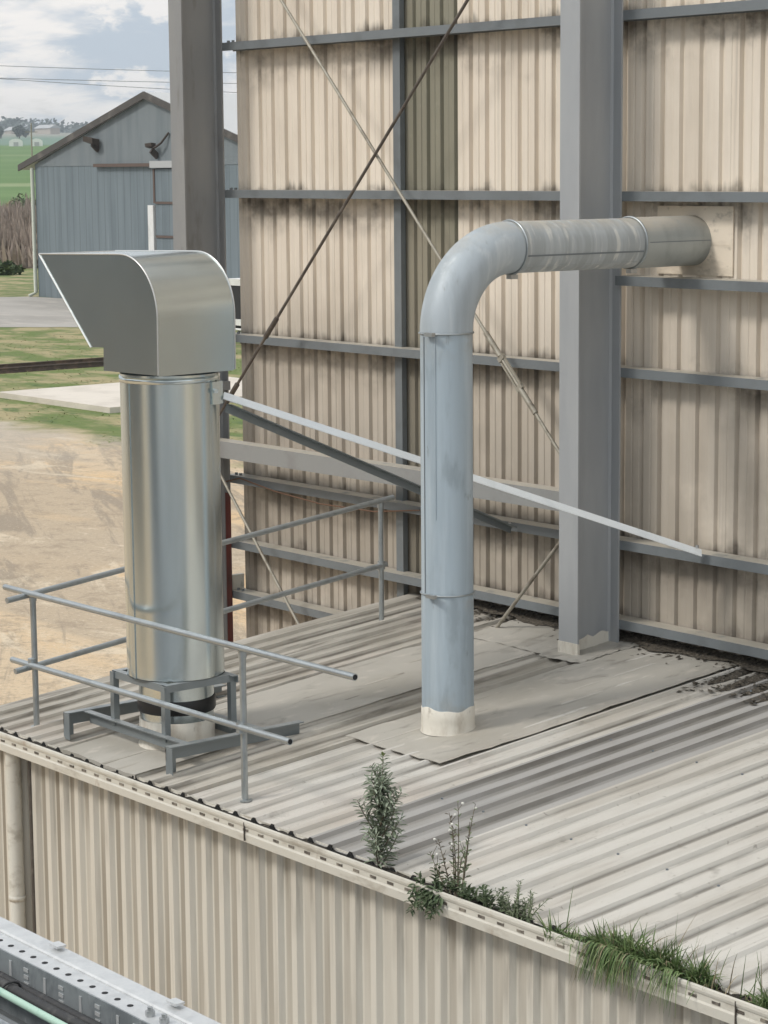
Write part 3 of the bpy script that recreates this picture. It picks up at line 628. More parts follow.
# gutter with overflow slots
gy, g0, g1 = 7.83, -4.03, -3.9
gx0 = -14.62
sec = [(0, g0), (-.004, g0 + .045), (-.004, g0 + .05), (.002, g0 + .06), (.002, g0 + .095), (-.006, g0 + .10), (-.010, g0 + .115), (-.008, g1), (.006, g1 + .004), (.014, g1 - .006), (.012, g1 - .012), (.004, g1 - .014), (.006, g0 + .006), (.135, g0 + .006), (.135, g1 - .03), (.14, g1 - .03), (.14, g0)]
mb = MB().prism([(gy + a, b) for a, b in sec], 0, gx0, AX1)
mb.prism([(gy, g0), (gy + .14, g0), (gy + .14, g1 - .03), (gy, g1)], 0, gx0 - .004, gx0 - .0005)
x = gx0 + .1
while x < AX1 - .1:
    mb.box(x, x + .052, gy - .002, gy + .0035, g0 + .068, g0 + .083, 1)
    if random.random() < .35: mb.box(x + .003, x + .049, gy - .003, gy - .001, g0 + .083, g0 + .087, 0)
    x += .153
gt = mb.build('gutter', ['cream_trim', 'slot_dirt'], t)
mb = MB(); xs = np.linspace(gx0 + .01, AX1, 200); P1 = [(x, gy + .012, g1 - .055 + random.uniform(-.008, .008)) for x in xs]; P2 = [(x, gy + .132, g1 - .04 + random.uniform(-.012, .008)) for x in xs]
mb.add(P1 + P2, [(i, i + 1, 201 + i, 200 + i) for i in range(199)]).build('silt', 'silt', gt)
for x in (-10.98, -7.02): MB().box(x, x + .004, gy - .013, gy - .002, g0 + .01, g1 - .005).build('joint', 'rod_dark', gt)
dp = MB().tube([(-13.915, 7.925, -4.03), (-13.915, 7.925, G + .1), (-13.915, 7.8, G + .03)], .055, 18).build('downpipe', 'cream_trim', t)
MB().lathe((-13.915, 7.925), [(.056, -5.14), (.06, -5.14), (.06, -5.105), (.056, -5.105)], 18).build('clip', 'cream_trim', dp)
MB().tube([(-13.79, 7.985, -4.05), (-13.79, 7.985, G)], .012, 8).build('conduit', 'rod_dark', t)

def litter(pts, lab, n=260):
    mb = MB()
    for _ in range(n):
        (x, y), (dx, dy) = random.choice(pts), (random.gauss(0, 1), random.gauss(0, 1))
        x += dx * .03; y += dy * .10; z = rz(y) + random.uniform(.004, .035); a = random.uniform(0, 6.28); s = random.uniform(.012, .035)
        c, sn = math.cos(a) * s, math.sin(a) * s
        mb.add([(x - c, y - sn, z), (x + sn * .5, y - c * .5, z + random.uniform(-.004, .012)), (x + c, y + sn, z + .004), (x - sn * .5, y + c * .5, z + random.uniform(-.004, .01))], [(0, 1, 2, 3)])
    return mb
pts = []
for cx in (-10.82, -10.63, -10.44, -10.25):
    pts += [(cx, y) for y in np.linspace(11.5 + random.uniform(0, .2), 12.1, 6)]
mb = litter(pts, '', 160)
for cx in (-10.80, -10.62, -10.42, -10.23):
    ya = 11.55 + random.uniform(0, .15); nn = 16; L = []
    for i in range(nn + 1):
        y = ya + (12.12 - ya) * i / nn; hw = .056 * min(1, (i + .4) / 5) * random.uniform(.75, 1.1); h = .012 + .022 * min(1, i / 6)
        L += [(cx - hw, y, rz(y) + .006), (cx + random.uniform(-.01, .01), y, rz(y) + h), (cx + hw, y, rz(y) + .006)]
    mb.add(L, [(3 * i + a, 3 * i + a + 1, 3 * i + a + 4, 3 * i + a + 3) for i in range(nn) for a in (0, 1)])
tag(mb.build('leaf_litter', 'leaf_litter'), 'dark leaf litter caught in the roof valleys near the wall', 'litter', kind='stuff')
pts = [(x, 12.1) for x in np.linspace(-14.2, -4, 90)]
mb = litter(pts, '', 2600)
k = 220; xs = np.linspace(-14.4, AX1, k)
a = [(x, 12.06 + .03 * math.sin(x * 5) + .03 * math.sin(x * 13.7 + 1) + random.uniform(-.012, .012), 0) for x in xs]
mb.add([(x, y, rz(y) + .040) for x, y, _ in a] + [(x, 12.12, rz(12.12) + .05 + random.uniform(0, .014)) for x, _, _ in a] + [(x, 12.19, rz(12.19) + .07 + random.uniform(0, .02)) for x, _, _ in a],
       [(r * k + i, r * k + i + 1, (r + 1) * k + i + 1, (r + 1) * k + i) for r in (0, 1) for i in range(k - 1)])
tag(mb.build('roof_debris', 'leaf_litter'), 'dark grit piled along the foot of the tall wall', 'debris', kind='stuff')

# ------------------------------------------------------------------ silver exhaust stack with hood
SX, SY = -12.815, 8.585
t = thing('exhaust_stack', 'silver galvanised exhaust stack with goose neck hood', 'exhaust stack', (SX, SY, rz(SY)))
mb = MB(); NF = 44; A0 = R_(-118)
def duct(z0, z1, r):
    an = [2 * math.pi * (j + random.uniform(-.2, .2)) / NF for j in range(NF)]
    rr = [r * (1 + random.uniform(-.0022, .0022)) for _ in range(NF)]
    vs = [(SX + rr[j] * math.cos(an[j]), SY + rr[j] * math.sin(an[j]), z) for z in (z0, z1) for j in range(NF)]
    return MB().add(vs, [(j, (j + 1) % NF, NF + (j + 1) % NF, NF + j) for j in range(NF)], 0, True)
dc = duct(-3.39, -1.345, .331)
dc = dc.build('duct', 'galv_sheet', t)
MB().lathe((SX, SY), [(.330, -1.40), (.338, -1.40), (.338, -1.36), (.330, -1.36)], 40).build('seam_band', 'galv_sheet', dc)
MB().bar((SX + .333 * math.cos(A0 + .5), SY + .333 * math.sin(A0 + .5), -3.39), (SX + .333 * math.cos(A0 + .5), SY + .333 * math.sin(A0 + .5), -1.4), .02, .006, up=(math.cos(A0 + .5), math.sin(A0 + .5), 0)).build('seam', 'galv_sheet', dc)
MB().lathe((SX, SY), [(.335, -3.392), (.29, -3.40), (.262, -3.42), (.256, -3.44), (.256, -3.56)], 40).build('spool', 'galv_sheet', t)
MB().lathe((SX, SY), [(.262, -3.55), (.268, -3.56), (.268, -3.635), (.262, -3.645)], 40).build('flexible_collar', 'rubber', t)
MB().lathe((SX, SY), [(.252, -3.63), (.252, -3.72)], 40).build('spool', 'galv_sheet', t)
MB().lathe((SX, SY), [(.253, -3.70), (.258, -3.705), (.258, -3.80), (.26, -3.87), (.285, -3.90)], 40, wob=.006).build('base_collar', 'sealant', t)
# hood: side panels, curved back sheet, throat
HY0, HY1 = 8.225, 8.855
top = [(-13.79, -.568), (-12.86, -.552)] + [(-12.80 + .405 * math.sin(a), -.957 + .405 * math.cos(a)) for a in np.linspace(.0, math.pi / 2, 18)] + [(-12.40, -1.322)]
low = [(-13.035, -1.322), (-13.03, -1.168), (-13.18, -1.174)]
poly = top + low
mb = MB(); n = len(top)
vs = [(x, HY0, z) for x, z in top] + [(x, HY1, z) for x, z in top]
mb.add(vs, [(i + 1, i, n + i, n + i + 1) for i in range(n - 1)], 0, True)
off = [(x - .004, z - .005) for x, z in top]
vs = [(x, HY0 + .004, z) for x, z in off] + [(x, HY1 - .004, z) for x, z in off]
mb.add(vs, [(i, i + 1, n + i + 1, n + i) for i in range(n - 1)], 0, True)
hood = hood_fit(mb).build('hood', 'galv_hood', t)
for y0, y1 in ((HY0 - .004, HY0 - .0005), (HY1 + .0005, HY1 + .004)):
    hood_fit(MB().prism(poly, 1, y0, y1)).build('side_panel', 'galv_hood', hood)
mb = MB()
for y in (HY0 - .006, HY1 + .006): mb.tube([(x + .002, y, z + .003) for x, z in top], .0055, 6)
hood_fit(mb).build('edge_trim', 'galv_edge', hood)
mb = MB(); lw = low
for y in (HY0 - .006, HY1 + .006): mb.tube([(top[0][0], y, top[0][1]), (low[2][0], y, low[2][1])], .006, 6)
mb.tube([(top[0][0], HY0, top[0][1]), (top[0][0], HY1, top[0][1])], .006, 6)
hood_fit(mb).build('mouth_trim', 'galv_edge', hood)
mb = MB(); k = len(low)
mb.add([(x, HY0, z) for x, z in low] + [(x, HY1, z) for x, z in low], [(i, i + 1, k + i + 1, k + i) for i in range(k - 1)])
mb.add([(-13.035, HY0, -1.322), (-12.40, HY0, -1.322), (-12.40, HY1, -1.322), (-13.035, HY1, -1.322)], [(3, 2, 1, 0)])
hood_fit(mb).build('throat', 'galv_hood', hood)
mb = MB()
for x, y, z in ((SX + .26, SY + .20, -1.46), (SX + .29, SY + .16, -1.46)): mb.box(x - .01, x + .03, y - .03, y + .03, z - .09, z + .06)
mb.tube([(SX + .30, SY + .16, -1.46), (SX + .34, SY + .14, -1.46)], .016, 6, smooth=False)
mb.build('stay_bracket', 'galv_sheet', t)

# stand straddling the base
t = thing('support_stand', 'dark galvanised steel stand around the foot of the exhaust stack', 'stand', (SX, SY, rz(8.1)))
zb, zt = -3.727, -3.395
for X, ye in ((-13.52, 9.45), (-12.25, 9.20)):
    rl = MB().angle((X, 8.11, zb), (X, ye, zb), .06, .095, .008, flip=1).build('rail', 'stand_steel', t)
    MB().angle((X, 8.11, rz(8.11) + .015), (X, 8.11, zb - .008), .075, .075, .007, up=(0, -1, 0), flip=1).build('leg', 'stand_steel', t)
    if X < -13:
        MB().box(X, X + .06, 9.38, 9.45, rz(9.4) + .01, zb - .095).build('leg', 'stand_steel', t)
for y in (8.29, 8.84):
    MB().angle((-13.455, y, zb - .002), (-12.258, y, zb - .002), .055, .09, .007, flip=-1 if y > 8.5 else 1).build('crossbar', 'stand_steel', t)
for (a, b, f) in (((-13.15, 8.285), (-12.50, 8.285), 1), ((-13.15, 8.845), (-12.45, 8.845), -1)):
    MB().angle((*a, zt), (*b, zt), .05, .05, .006, flip=-f).build('top_rail', 'stand_steel', t)
for X, f in ((-13.155, 1), (-12.49, -1)):
    MB().angle((X, 8.285, zt + .001), (X, 8.845, zt + .001), .05, .05, .006, flip=f).build('top_rail', 'stand_steel', t)
for X, Y in ((-13.14, 8.295), (-12.515, 8.295), (-12.51, 8.83), (-13.14, 8.83)):
    MB().sweep((X, Y, zb - .05), (X, Y, zt - .006), [(-.022, -.022), (.022, -.022), (.022, -.016), (-.016, -.016), (-.016, .022), (-.022, .022)], up=(0, 1, 0)).build('post', 'stand_steel', t)

# stays from the stack head to the wall
for lab, p, q, m, w, fl in (('bright new steel stay bar from the stack head down to the right', (-12.53, 8.83, -1.475), (-11.15, 11.995, -2.725), 'galv_new', .06, 1),
                        ('dark steel stay bar slanting below the bright one to the wall', (-12.55, 8.86, -1.56), (-13.16, 11.99, -2.79), 'stand_steel', .055, 1)):
    t = thing('stay_bar', lab, 'stay bar', p, 'stay bars of the exhaust stack')
    MB().angle(p, q, w, w, .006, flip=fl, up=(.52, -.45, .72) if w == .06 else (0, 0, 1)).build('angle_bar', m, t)
    d = (Vector(q) - Vector(p)).normalized(); e = Vector(q) - d * .06
    MB().tube([e + Vector((.03, 0, -.004)), e + Vector((.03, 0, .018))], .012, 6, smooth=False).build('bolt', 'bolt_steel', t)

# ------------------------------------------------------------------ bent grey duct into the wall
DX, DY, DR = -11.455, 9.86, .174
t = thing('bent_duct', 'pale blue grey round duct rising from the roof and bending into the tall wall', 'duct', (DX, DY, rz(DY)))
ZE, BR = -1.08, .54
def SK(mb): return rot_z(mb, (DX, DY), -0.2)
vp = MB().lathe((DX, DY), [(DR + .002, -3.64), (DR + .001, -2.815), (DR, -2.81), (DR - .001, ZE)], 40).build('riser', 'duct_paint', t)
el = []
for a in np.linspace(0, math.pi / 2, 22): el.append((DX, DY + BR - BR * math.cos(a), ZE + BR * math.sin(a)))
SK(MB().tube(el, DR + .001, 40, caps=False)).build('elbow', 'duct_elbow', t)
HZ = ZE + BR
hp = SK(MB().tube([(DX, DY + BR, HZ), (DX, 11.55, HZ)], DR - .001, 40, caps=False)).build('crosspipe', 'duct_weathered', t)
SK(MB().tube([(DX, 11.53, HZ), (DX, 12.26, HZ)], DR + .004, 40, caps=False)).build('wall_sleeve', 'duct_dusty', t)
def ring(c, ax, r, th=.009):
    P = []
    for j in range(49):
        a = 2 * math.pi * j / 48
        P.append((c[0], c[1] + r * math.cos(a), c[2] + .6 * r * math.sin(a)) if ax == 0 else (c[0] + r * math.cos(a), c[1] + (r * math.sin(a) if ax == 2 else 0), c[2] + (r * math.sin(a) if ax == 1 else 0)))
    return MB().tube(P, th, 8, caps=False)
for c, ax in (((DX, DY, ZE), 2), ((DX, DY, -2.81), 2), ((DX, DY + BR + .02, HZ), 1), ((DX, 11.545, HZ), 1)):
    cl = ring(c, ax, DR + .005, .006 if ax == 2 else .009); cl = (cl if ax == 2 else SK(cl)).build('clamp_band', 'galv_tube', t)
    if ax == 2: MB().box(c[0] + .02, c[0] + .10, c[1] - DR - .035, c[1] - DR - .006, c[2] - .012, c[2] + .012).build('latch', 'bolt_steel', cl)
    else: SK(MB().box(c[0] - .0, c[0] + .05, c[1] - .03, c[1] + .03, c[2] - DR - .035, c[2] - DR - .005)).build('latch', 'bolt_steel', cl)
def seam(a, z0, z1):
    return MB().bar((DX + (DR + .001) * math.cos(a), DY + (DR + .001) * math.sin(a), z0), (DX + (DR + .001) * math.cos(a), DY + (DR + .001) * math.sin(a), z1), .008, .004, up=(math.cos(a), math.sin(a), 0))
seam(R_(-98), -2.80, ZE - .02).build('seam', 'duct_seam', vp); seam(R_(-66), -2.3, ZE - .02).build('seam', 'duct_paint', vp)
for a, m in ((R_(-18), 'duct_seam'), (R_(-47), 'duct_weathered')):
    SK(MB().bar((DX + DR * math.cos(a), DY + BR + .04, HZ + DR * math.sin(a)), (DX + DR * math.cos(a), 11.52, HZ + DR * math.sin(a)), .010, .004, up=(math.cos(a), 0, math.sin(a)))).build('seam', m, hp)
a = R_(2); SK(MB().bar((DX + (DR + .004) * math.cos(a), 11.57, HZ + DR * math.sin(a)), (DX + (DR + .004) * math.cos(a), 12.18, HZ + DR * math.sin(a)), .006, .003, up=(1, 0, 0))).build('seam', 'duct_seam', t)
n = 40; mb = MB(); prof = []
vs = []
for k, (r, z) in enumerate(((DR + .002, -3.585), (DR + .006, -3.588), (DR + .007, -3.66), (DR + .007, -3.72), (DR + .013, -3.73))):
    for j in range(n):
        a = 2 * math.pi * j / n; zz = z + (.010 * math.sin(3 * a) + .006 * math.sin(7 * a) if k < 2 else 0); y = DY + r * math.sin(a)
        if k > 2: zz = rz(y) + .033 + (.012 if k == 3 else 0)
        vs.append((DX + r * math.cos(a), y, zz))
mb.add(vs, [(i * n + j, i * n + (j + 1) % n, (i + 1) * n + (j + 1) % n, (i + 1) * n + j) for i in range(4) for j in range(n)], 0, True)
mb.build('base_collar', 'sealant', t)

# ------------------------------------------------------------------ handrails
def fit(c, ax, s=.034):
    mb = MB(); d = [Vector((1, 0, 0)), Vector((0, 1, 0)), Vector((0, 0, 1))][ax]; c = Vector(c)
    return mb.tube([c - d * .032, c + d * .032], s, 12)
TR = .0215
t = thing('guard_rail', 'galvanised tube handrail along the gutter edge in front of the stack', 'handrail', (-12.3, 8.12, rz(8.12)), 'tube handrails on the roof')
for a, b in (((-14.27, 8.11, -2.948), (-10.247, 8.11, -2.93)), ((-14.20, 8.11, -3.466), (-10.887, 8.11, -3.437))):
    r = MB().tube([a, b], TR, 14).build('rail', 'galv_tube', t)
    MB().tube([Vector(b) - Vector((.001, 0, 0)), Vector(b) + Vector((.0008, 0, 0))], TR * .78, 12).build('hollow_end', 'hole_dark', r)
for x in (-13.945, -11.417):
    p = MB().tube([(x, 8.145, rz(8.145) + .01), (x, 8.145, -2.96)], TR, 14).build('post', 'galv_tube', t)
    fit((x, 8.145, -2.975), 2, .027).build('clamp', 'galv_tube', p); fit((x, 8.125, -3.45), 2, .032).build('clamp', 'galv_tube', p)
    MB().tube([(x, 8.145, rz(8.145) + .004), (x, 8.145, rz(8.145) + .014)], .045, 12, smooth=False).build('foot', 'galv_tube', p)
t = thing('guard_rail', 'galvanised tube handrail along the left roof edge, passing behind the stack', 'handrail', (-14.1, 9.8, rz(9.8)), 'tube handrails on the roof')
def sx(y): return -13.97 - .19 * (y - 7.96) / 3.6
for y0, z0, y1, z1 in ((7.95, -2.985, 11.62, -2.63), (8.0, -3.50, 11.54, -3.165)):
    r = MB().tube([(sx(y0), y0, z0), (sx(y1), y1, z1)], TR, 14).build('rail', 'galv_tube', t)
p = MB().tube([(-14.165, 11.49, rz(11.49) + .01), (-14.165, 11.49, -2.66)], TR, 14).build('post', 'galv_tube', t)
fit((-14.165, 11.49, -2.67), 2, .027).build('clamp', 'galv_tube', p); fit((-14.165, 11.49, -3.17), 2, .031).build('clamp', 'galv_tube', p)

# ------------------------------------------------------------------ cable ladder in front
t = thing('cable_tray', 'galvanised perforated cable tray running across the lower left corner', 'cable tray', (-4.2, 2.5, -1.95))
X0, X1 = -6.5, -1.6
mb = MB().box(X0, X1, 2.58, 2.636, -1.8035, -1.80)
x = -4.614 - .0515 * 30
while x < -4.06: mb.tube([(x, 2.606, -1.7999), (x, 2.606, -1.7992)], .0075, 10, 1, smooth=False); x += .0515
mb.build('top_flange', ['galv_tray', 'hole_dark'], t)
MB().sweep((X0, 2.636, -1.8), (X1, 2.636, -1.8), [(0, -.03), (0, .003), (-.004, .007), (-.048, .008), (-.052, .004), (-.052, -.03)]).build('rolled_edge', 'galv_tray', t)
mb = MB().box(X0, X1, 2.5765, 2.5795, -1.955, -1.8005)
x = -4.57 - .154 * 10
while x < X1:
    mb.box(x, x + .010, 2.5745, 2.5763, -1.860, -1.816, 1)
    for z in (-1.820, -1.837, -1.854): mb.box(x + .066, x + .086, 2.5745, 2.5763, z - .0045, z + .0045, 1)
    x += .154
mb.build('side_plate', ['galv_old', 'galv_tray'], t)
MB().box(X0, X1, 2.28, 2.576, -1.955, -1.95).build('tray_floor', 'cable_grey', t)
MB().box(X0, X1, 2.26, 2.2785, -1.955, -1.745).build('side_plate', 'galv_old', t)
for x in (-4.02, -3.965): MB().tube([(x, 2.606, -1.7995), (x, 2.606, -1.788), (x, 2.606, -1.7879), (x, 2.606, -1.780)], [.011, .011, .006, .006], 6, smooth=False).build('bolt', 'bolt_steel', t)
for x in (-4.52, -4.03): MB().box(x, x + .035, 2.655, 2.680, -1.785, -1.7795).build('clip', 'galv_tray', t)
for o_ in [t] : o_.location.z -= .013
def cable(lab, y, z, r, m, wy=.006, dy=0):
    P = [(x, y + wy * math.sin(x * 2.1 + z * 40) + dy * (x + 4.5), z + .003 * math.sin(x * 3)) for x in np.linspace(X0, X1, 50)]
    return tag(MB().tube([(a, b_, c + .010) for a, b_, c in P], r, 10).build('cable', m), lab, 'cable', 'cables lying in the cable tray')
cable('thick black cable against the perforated side of the cable tray', 2.556, -1.872, .011, 'cable_black')
cable('second black cable between the tray side and the pale green cable', 2.526, -1.868, .014, 'cable_black', dy=-.01)
cable('pale green cable lying beside the black cables in the tray', 2.488, -1.857, .009, 'cable_green', dy=-.02)
cable('dark grey cable in the tray below the pale green one', 2.42, -1.875, .013, 'cable_grey', .01)
tag(ring((-4.47, 2.52, -1.857), 0, .024, .003).build('cable_tie', 'cable_black'), 'black tie strapped around the cables in the tray', 'cable tie')

# ------------------------------------------------------------------ weeds in the gutter
def rv(s=1): return Vector((random.gauss(0, s), random.gauss(0, s), random.gauss(0, s)))
def leafy_stem(mbs, mbl, base, tip, n, L, w, bend=.03, lm=0, spread=.9):
    base = Vector(base); tip = Vector(tip); mid = (base + tip) / 2 + rv(bend * .5); P = []
    for k in range(9):
        u = k / 8; P.append(base * (1 - u) ** 2 + mid * 2 * u * (1 - u) + tip * u * u)
    mbs.tube(P, [.005 * (1 - .75 * k / 8) for k in range(9)], 6)
    for i in range(n):
        u = .08 + .92 * (i + random.random()) / n; k = min(7, int(u * 8)); p = P[k].lerp(P[k + 1], u * 8 - k)
        ax = (P[k + 1] - P[k]).normalized(); a = i * 2.4 + random.uniform(-.4, .4); o = ax.orthogonal(); o.rotate(Matrix.Rotation(a, 3, ax))
        d = (o * spread + ax * random.uniform(.35, .9)).normalized(); s = (1 - .5 * u) * random.uniform(.7, 1.2)
        mbl.leaf(p, d, L * s, w * s, random.uniform(-.05, .35), lm)
    return P
GZ = -3.945
b = Vector((-9.82, 7.93, GZ)); t = thing('silvery_shrub', 'tallest weed in the gutter, bushy with narrow silvery green leaves', 'shrub', b)
ms, ml = MB(), MB()
P = leafy_stem(ms, ml, b, b + Vector((.01, .03, .66)), 120, .095, .024, .02)
for i in range(20):
    k = random.randint(0, 5); q = P[k]; a = i * 2.4; l = random.uniform(.16, .27) * (1 - .08 * k)
    leafy_stem(ms, ml, q, q + Vector((math.cos(a) * l * .62, math.sin(a) * l * .62, l * 1.02)), 28, .10, .024, .03)
for i in range(10): ml.leaf(b + Vector((.01, .03, .655)), rv() + Vector((0, 0, 1.5)), .03, .012, .0, 1)
ms.build('stem', 'weed_dry', t); ml.build('foliage', ['shrub_leaf', 'shrub_tip'], t)

b = Vector((-9.12, 7.90, GZ)); t = thing('dry_weed', 'thin half dry weed with bare upper stems and tiny white seed heads', 'weed', b)
ms, ml = MB(), MB()
for dx, dy, h, n in ((-.17, .02, .30, 20), (-.05, .02, .40, 24), (.02, .0, .55, 20), (.13, .03, .56, 18), (-.10, .04, .46, 18), (.06, .05, .44, 22), (-.22, .0, .22, 14), (.08, 0, .30, 20)):
    P = leafy_stem(ms, ml, b + Vector((dx * .25, dy * .4, 0)), b + Vector((dx, dy, h)), n, .052, .022, .08, random.choice((0, 0, 1)), .8)
    for k in (5, 7):
        q = P[k]; e = q + Vector((random.uniform(-.05, .07), random.uniform(-.03, .03), random.uniform(.03, .08))); ms.tube([q, (q + e) / 2 + rv(.008), e], [.002, .0016, .0012], 5)
        if random.random() < .45: MB().lathe((e.x, e.y), [(.001, e.z - .004), (.009, e.z), (.007, e.z + .008), (.001, e.z + .010)], 7).build('seed_head', 'seed_white', t)
ms.build('stem', 'weed_dry', t); ml.build('foliage', ['weed_pale', 'weed_dry'], t)

b = Vector((-9.28, 7.86, GZ + .02)); t = thing('trailing_weed', 'leafy green weed hanging over the gutter lip below the dry weed', 'weed', b)
ml = MB()
for i in range(30):
    ms = MB(); o = b + Vector((random.uniform(-.12, .62), random.uniform(-.0, .08), 0)); hang = i < 13
    if hang: o.x = b.x + random.uniform(-.10, .12); o.y = 7.835; o.z = -3.89
    tip = o + (Vector((random.gauss(0, .03), -.05, -random.uniform(.06, .17))) if hang else Vector((random.gauss(0, .05), random.gauss(0, .03), random.uniform(.05, .15))))
    leafy_stem(ms, ml, o, tip, 14, .062, .026, .02, 0, .8)
    ms.build('stem', 'weed_leaf', t)
ml.build('foliage', 'weed_leaf', t)

b = Vector((-8.62, 7.90, GZ)); t = thing('grey_weed', 'small grey green weed between the trailing weed and the grass', 'weed', b)
ms, ml = MB(), MB()
for i in range(12):
    dx = random.uniform(-.17, .19); leafy_stem(ms, ml, b + Vector((dx * .5, random.uniform(-.02, .05), 0)), b + Vector((dx, random.uniform(-.02, .08), random.uniform(.09, .25))), 22, .042, .013, .03)
ms.build('stem', 'weed_pale', t); ml.build('foliage', 'weed_pale', t)

def grass_tuft(lab, x0, x1, n, h0, h1, dead=0, hang=0, tall=0, cx=None):
    b = Vector(((x0 + x1) / 2, 7.9, GZ)); t = thing('grass_tuft', lab, 'grass tuft', b, 'grass tufts in the gutter')
    g, dd = MB(), MB()
    def one(mb, o, d, L, w, drop):
        P = [o + d * L * u + Vector((0, 0, -drop * L * u ** 2.2)) for u in np.linspace(0, 1, 7)]; mb.blade(P, w)
    cen = [(random.uniform(x0, x1), random.uniform(7.86, 7.96)) for _ in range(max(2, int(n / 45)))]
    for i in range(n):
        c = random.choice(cen); o = Vector((c[0] + random.gauss(0, .03), c[1] + random.gauss(0, .018), GZ + .01))
        d = Vector((random.gauss(0, .55), random.gauss(-.12, .45), 1)).normalized()
        one(g, o, d, random.uniform(h0, h1), random.uniform(.007, .013), random.uniform(.1, 1.0))
    for i in range(hang):
        o = Vector((random.gauss((x0 + x1) / 2 - .05, (x1 - x0) * .2) if cx is None else random.gauss(cx, .085), 7.86, GZ + .06))
        d = Vector((random.gauss(0, .3), -.5, .55)).normalized(); dy_ = random.random() < .10; one(dd if dy_ else g, o, d, random.uniform(.10, .24 if dy_ else .2), .005 if dy_ else .010, 1.6)
    for i in range(dead):
        o = Vector((random.uniform(x0, x1), random.uniform(7.86, 7.95), GZ)); d = Vector((random.gauss(0, .4), random.gauss(0, .3), 1)).normalized(); one(dd, o, d, random.uniform(h0, h1 * 1.2), .005, random.uniform(.2, 1.))
    for i in range(tall):
        o = Vector((random.uniform(x0, x1), random.uniform(7.88, 7.96), GZ)); d = Vector((random.uniform(-.1, .65), random.gauss(0, .2), 1)).normalized(); one(g if i % 3 else dd, o, d, random.uniform(.26, .42), .0055, random.uniform(.05, .35))
    g.build('blades', 'grass_blade', t)
    if dd.v: dd.build('dead_blades', 'grass_dead', t)
grass_tuft('small green grass tuft at the left end of the gutter grass', -8.33, -8.02, 170, .08, .20, 12, 0, 3)
grass_tuft('thickest grass tuft, spilling over the gutter lip with dead strands', -8.02, -7.60, 640, .10, .26, 40, 300, 6, -7.85)
grass_tuft('grass tuft with tall arching stems right of the thickest tuft', -7.62, -7.30, 330, .09, .24, 24, 50, 14)
grass_tuft('sparse wispy grass tuft at the right edge of the picture', -7.28, -6.85, 110, .07, .20, 26, 0, 12)

# ------------------------------------------------------------------ unseen blocks and ground sheet, added to shape reflections in the bright metal
mat('reflection_block_grey', (.17, .182, .182), [dict(c=(.20, .205, .20), s=(.3, .3, .05), lo=.45, hi=.65)], rough=.7)
mat('reflection_ground_grey', (.20, .21, .215), [dict(c=(.30, .305, .30), s=(.4, .4, 1), lo=.45, hi=.65, a=.7)], rough=.9)
tag(MB().add([(-11.5, -60, G + .012), (60, -60, G + .012), (60, 7.6, G + .012), (-11.5, 7.6, G + .012)], [(0, 1, 2, 3)]).build('reflection_ground', 'reflection_ground_grey'), kind='structure')  # unseen grey sheet added to keep sandy tones out of the stack's reflections
tag(MB().box(-85, -22, -40, -22, G, 6.5).box(-9, -1, -34, -20, G, 9).build('reflection_block', 'reflection_block_grey'), kind='structure')

# ------------------------------------------------------------------ camera, light, sky
cam = bpy.data.cameras.new('camera'); co = bpy.data.objects.new('camera', cam); COL.objects.link(co)
Rm = Matrix(((0.63207, 0.10966, -0.76712), (0.77488, -0.10035, 0.62412), (-0.00854, -0.98890, -0.14840)))
e = [Vector((Rm[0][i], Rm[1][i], Rm[2][i])) for i in range(3)]          # right, down, forward
e[2].normalize(); e[0] = (e[0] - e[2] * e[0].dot(e[2])).normalized(); e[1] = e[2].cross(e[0])
M = Matrix(((e[0].x, -e[1].x, -e[2].x, 0), (e[0].y, -e[1].y, -e[2].y, 0), (e[0].z, -e[1].z, -e[2].z, 0), (0, 0, 0, 1)))
co.matrix_world = M
cam.sensor_fit = 'VERTICAL'; cam.sensor_height = 24; cam.lens = 24 * 2300 / 1024; cam.clip_start = .05; cam.clip_end = 9000
scene.camera = co

SUN_AZ = Vector((-.32, -.95, 0)).normalized(); EL = R_(44)
sd = Vector((SUN_AZ.x * math.cos(EL), SUN_AZ.y * math.cos(EL), math.sin(EL)))
sl = bpy.data.lights.new('sun', 'SUN'); sl.energy = 1.8; sl.angle = R_(12); sl.color = (1, .955, .89)
so = bpy.data.objects.new('sun', sl); COL.objects.link(so); so.rotation_euler = sd.to_track_quat('Z', 'Y').to_euler()

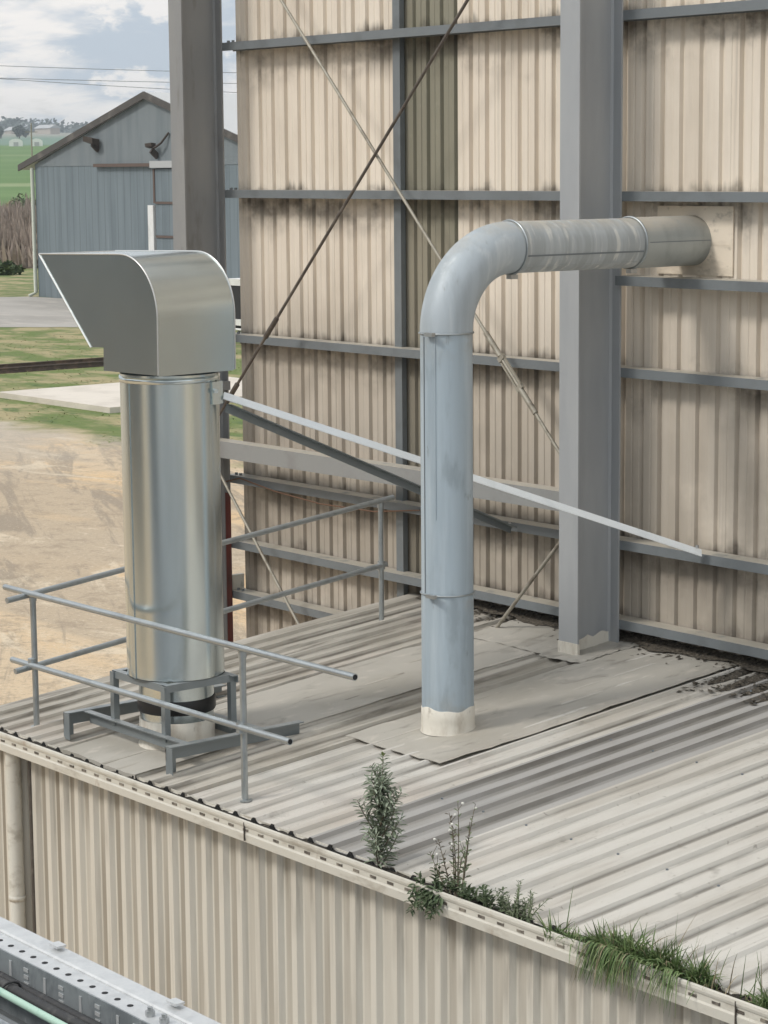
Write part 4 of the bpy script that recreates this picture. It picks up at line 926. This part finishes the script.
w = bpy.data.worlds.new('World'); scene.world = w; w.use_nodes = True
T = NT(w.node_tree); bg = w.node_tree.nodes['Background']; out = w.node_tree.nodes['World Output']
sky = T.n('ShaderNodeTexSky', sky_type='NISHITA'); sky.sun_disc = False; sky.sun_elevation = EL
sky.sun_rotation = math.atan2(SUN_AZ.x, SUN_AZ.y); sky.altitude = 100; sky.dust_density = 2.0
T.link(sky.outputs[0], bg.inputs[0]); bg.inputs[1].default_value = .10
tc = T.n('ShaderNodeTexCoord'); D = tc.outputs['Generated']; sp = T.n('ShaderNodeSeparateXYZ'); T.link(D, sp.inputs[0])
zz = T.math('ADD', T.math('MAXIMUM', sp.outputs[2], 0.0), .2)
cv = T.n('ShaderNodeCombineXYZ'); T.link(T.math('DIVIDE', sp.outputs[0], zz), cv.inputs[0]); T.link(T.math('DIVIDE', sp.outputs[1], zz), cv.inputs[1]); T.link(T.math('MULTIPLY', sp.outputs[2], 9.0), cv.inputs[2])
n1 = T.noise(cv.outputs[0], 1.5, 9, .6, .3); n2 = T.noise(cv.outputs[0], .62, 4, .5, .2)
bright = T.rng(sp.outputs[2], .05, .65, .90, 1.15)
white = T.math('MAXIMUM', T.rng(T.noise(cv.outputs[0], 2.3, 10, .58, .25), .47, .63), T.rng(T.noise(T.vmul(D, (30, 30, 55)), 1, 8, .6), .495, .59, 0, .9))
cc = T.mix(white, (.575, .655, .745), (1.06, 1.02, .98))
cc2 = T.mix(1.0, cc, bright, 'MULTIPLY')
bg2 = T.n('ShaderNodeBackground'); T.link(cc2, bg2.inputs[0]); bg2.inputs[1].default_value = 1.0
ms_ = T.n('ShaderNodeMixShader'); T.link(T.rng(n1, .30, .42, .5, 1.0), ms_.inputs[0]); T.link(bg.outputs[0], ms_.inputs[1]); T.link(bg2.outputs[0], ms_.inputs[2])
T.link(ms_.outputs[0], out.inputs[0])

vs_ = scene.view_settings; vs_.view_transform = 'Standard'; vs_.look = 'None'; vs_.exposure = 0.1; vs_.gamma = 1; vs_.use_curve_mapping = False
scene.render.engine = 'CYCLES'; scene.cycles.use_denoising = True; scene.cycles.max_bounces = 5; scene.cycles.diffuse_bounces = 3; scene.cycles.glossy_bounces = 3; scene.cycles.volume_bounces = 0
scene.cycles.use_adaptive_sampling = True; scene.cycles.adaptive_threshold = .02
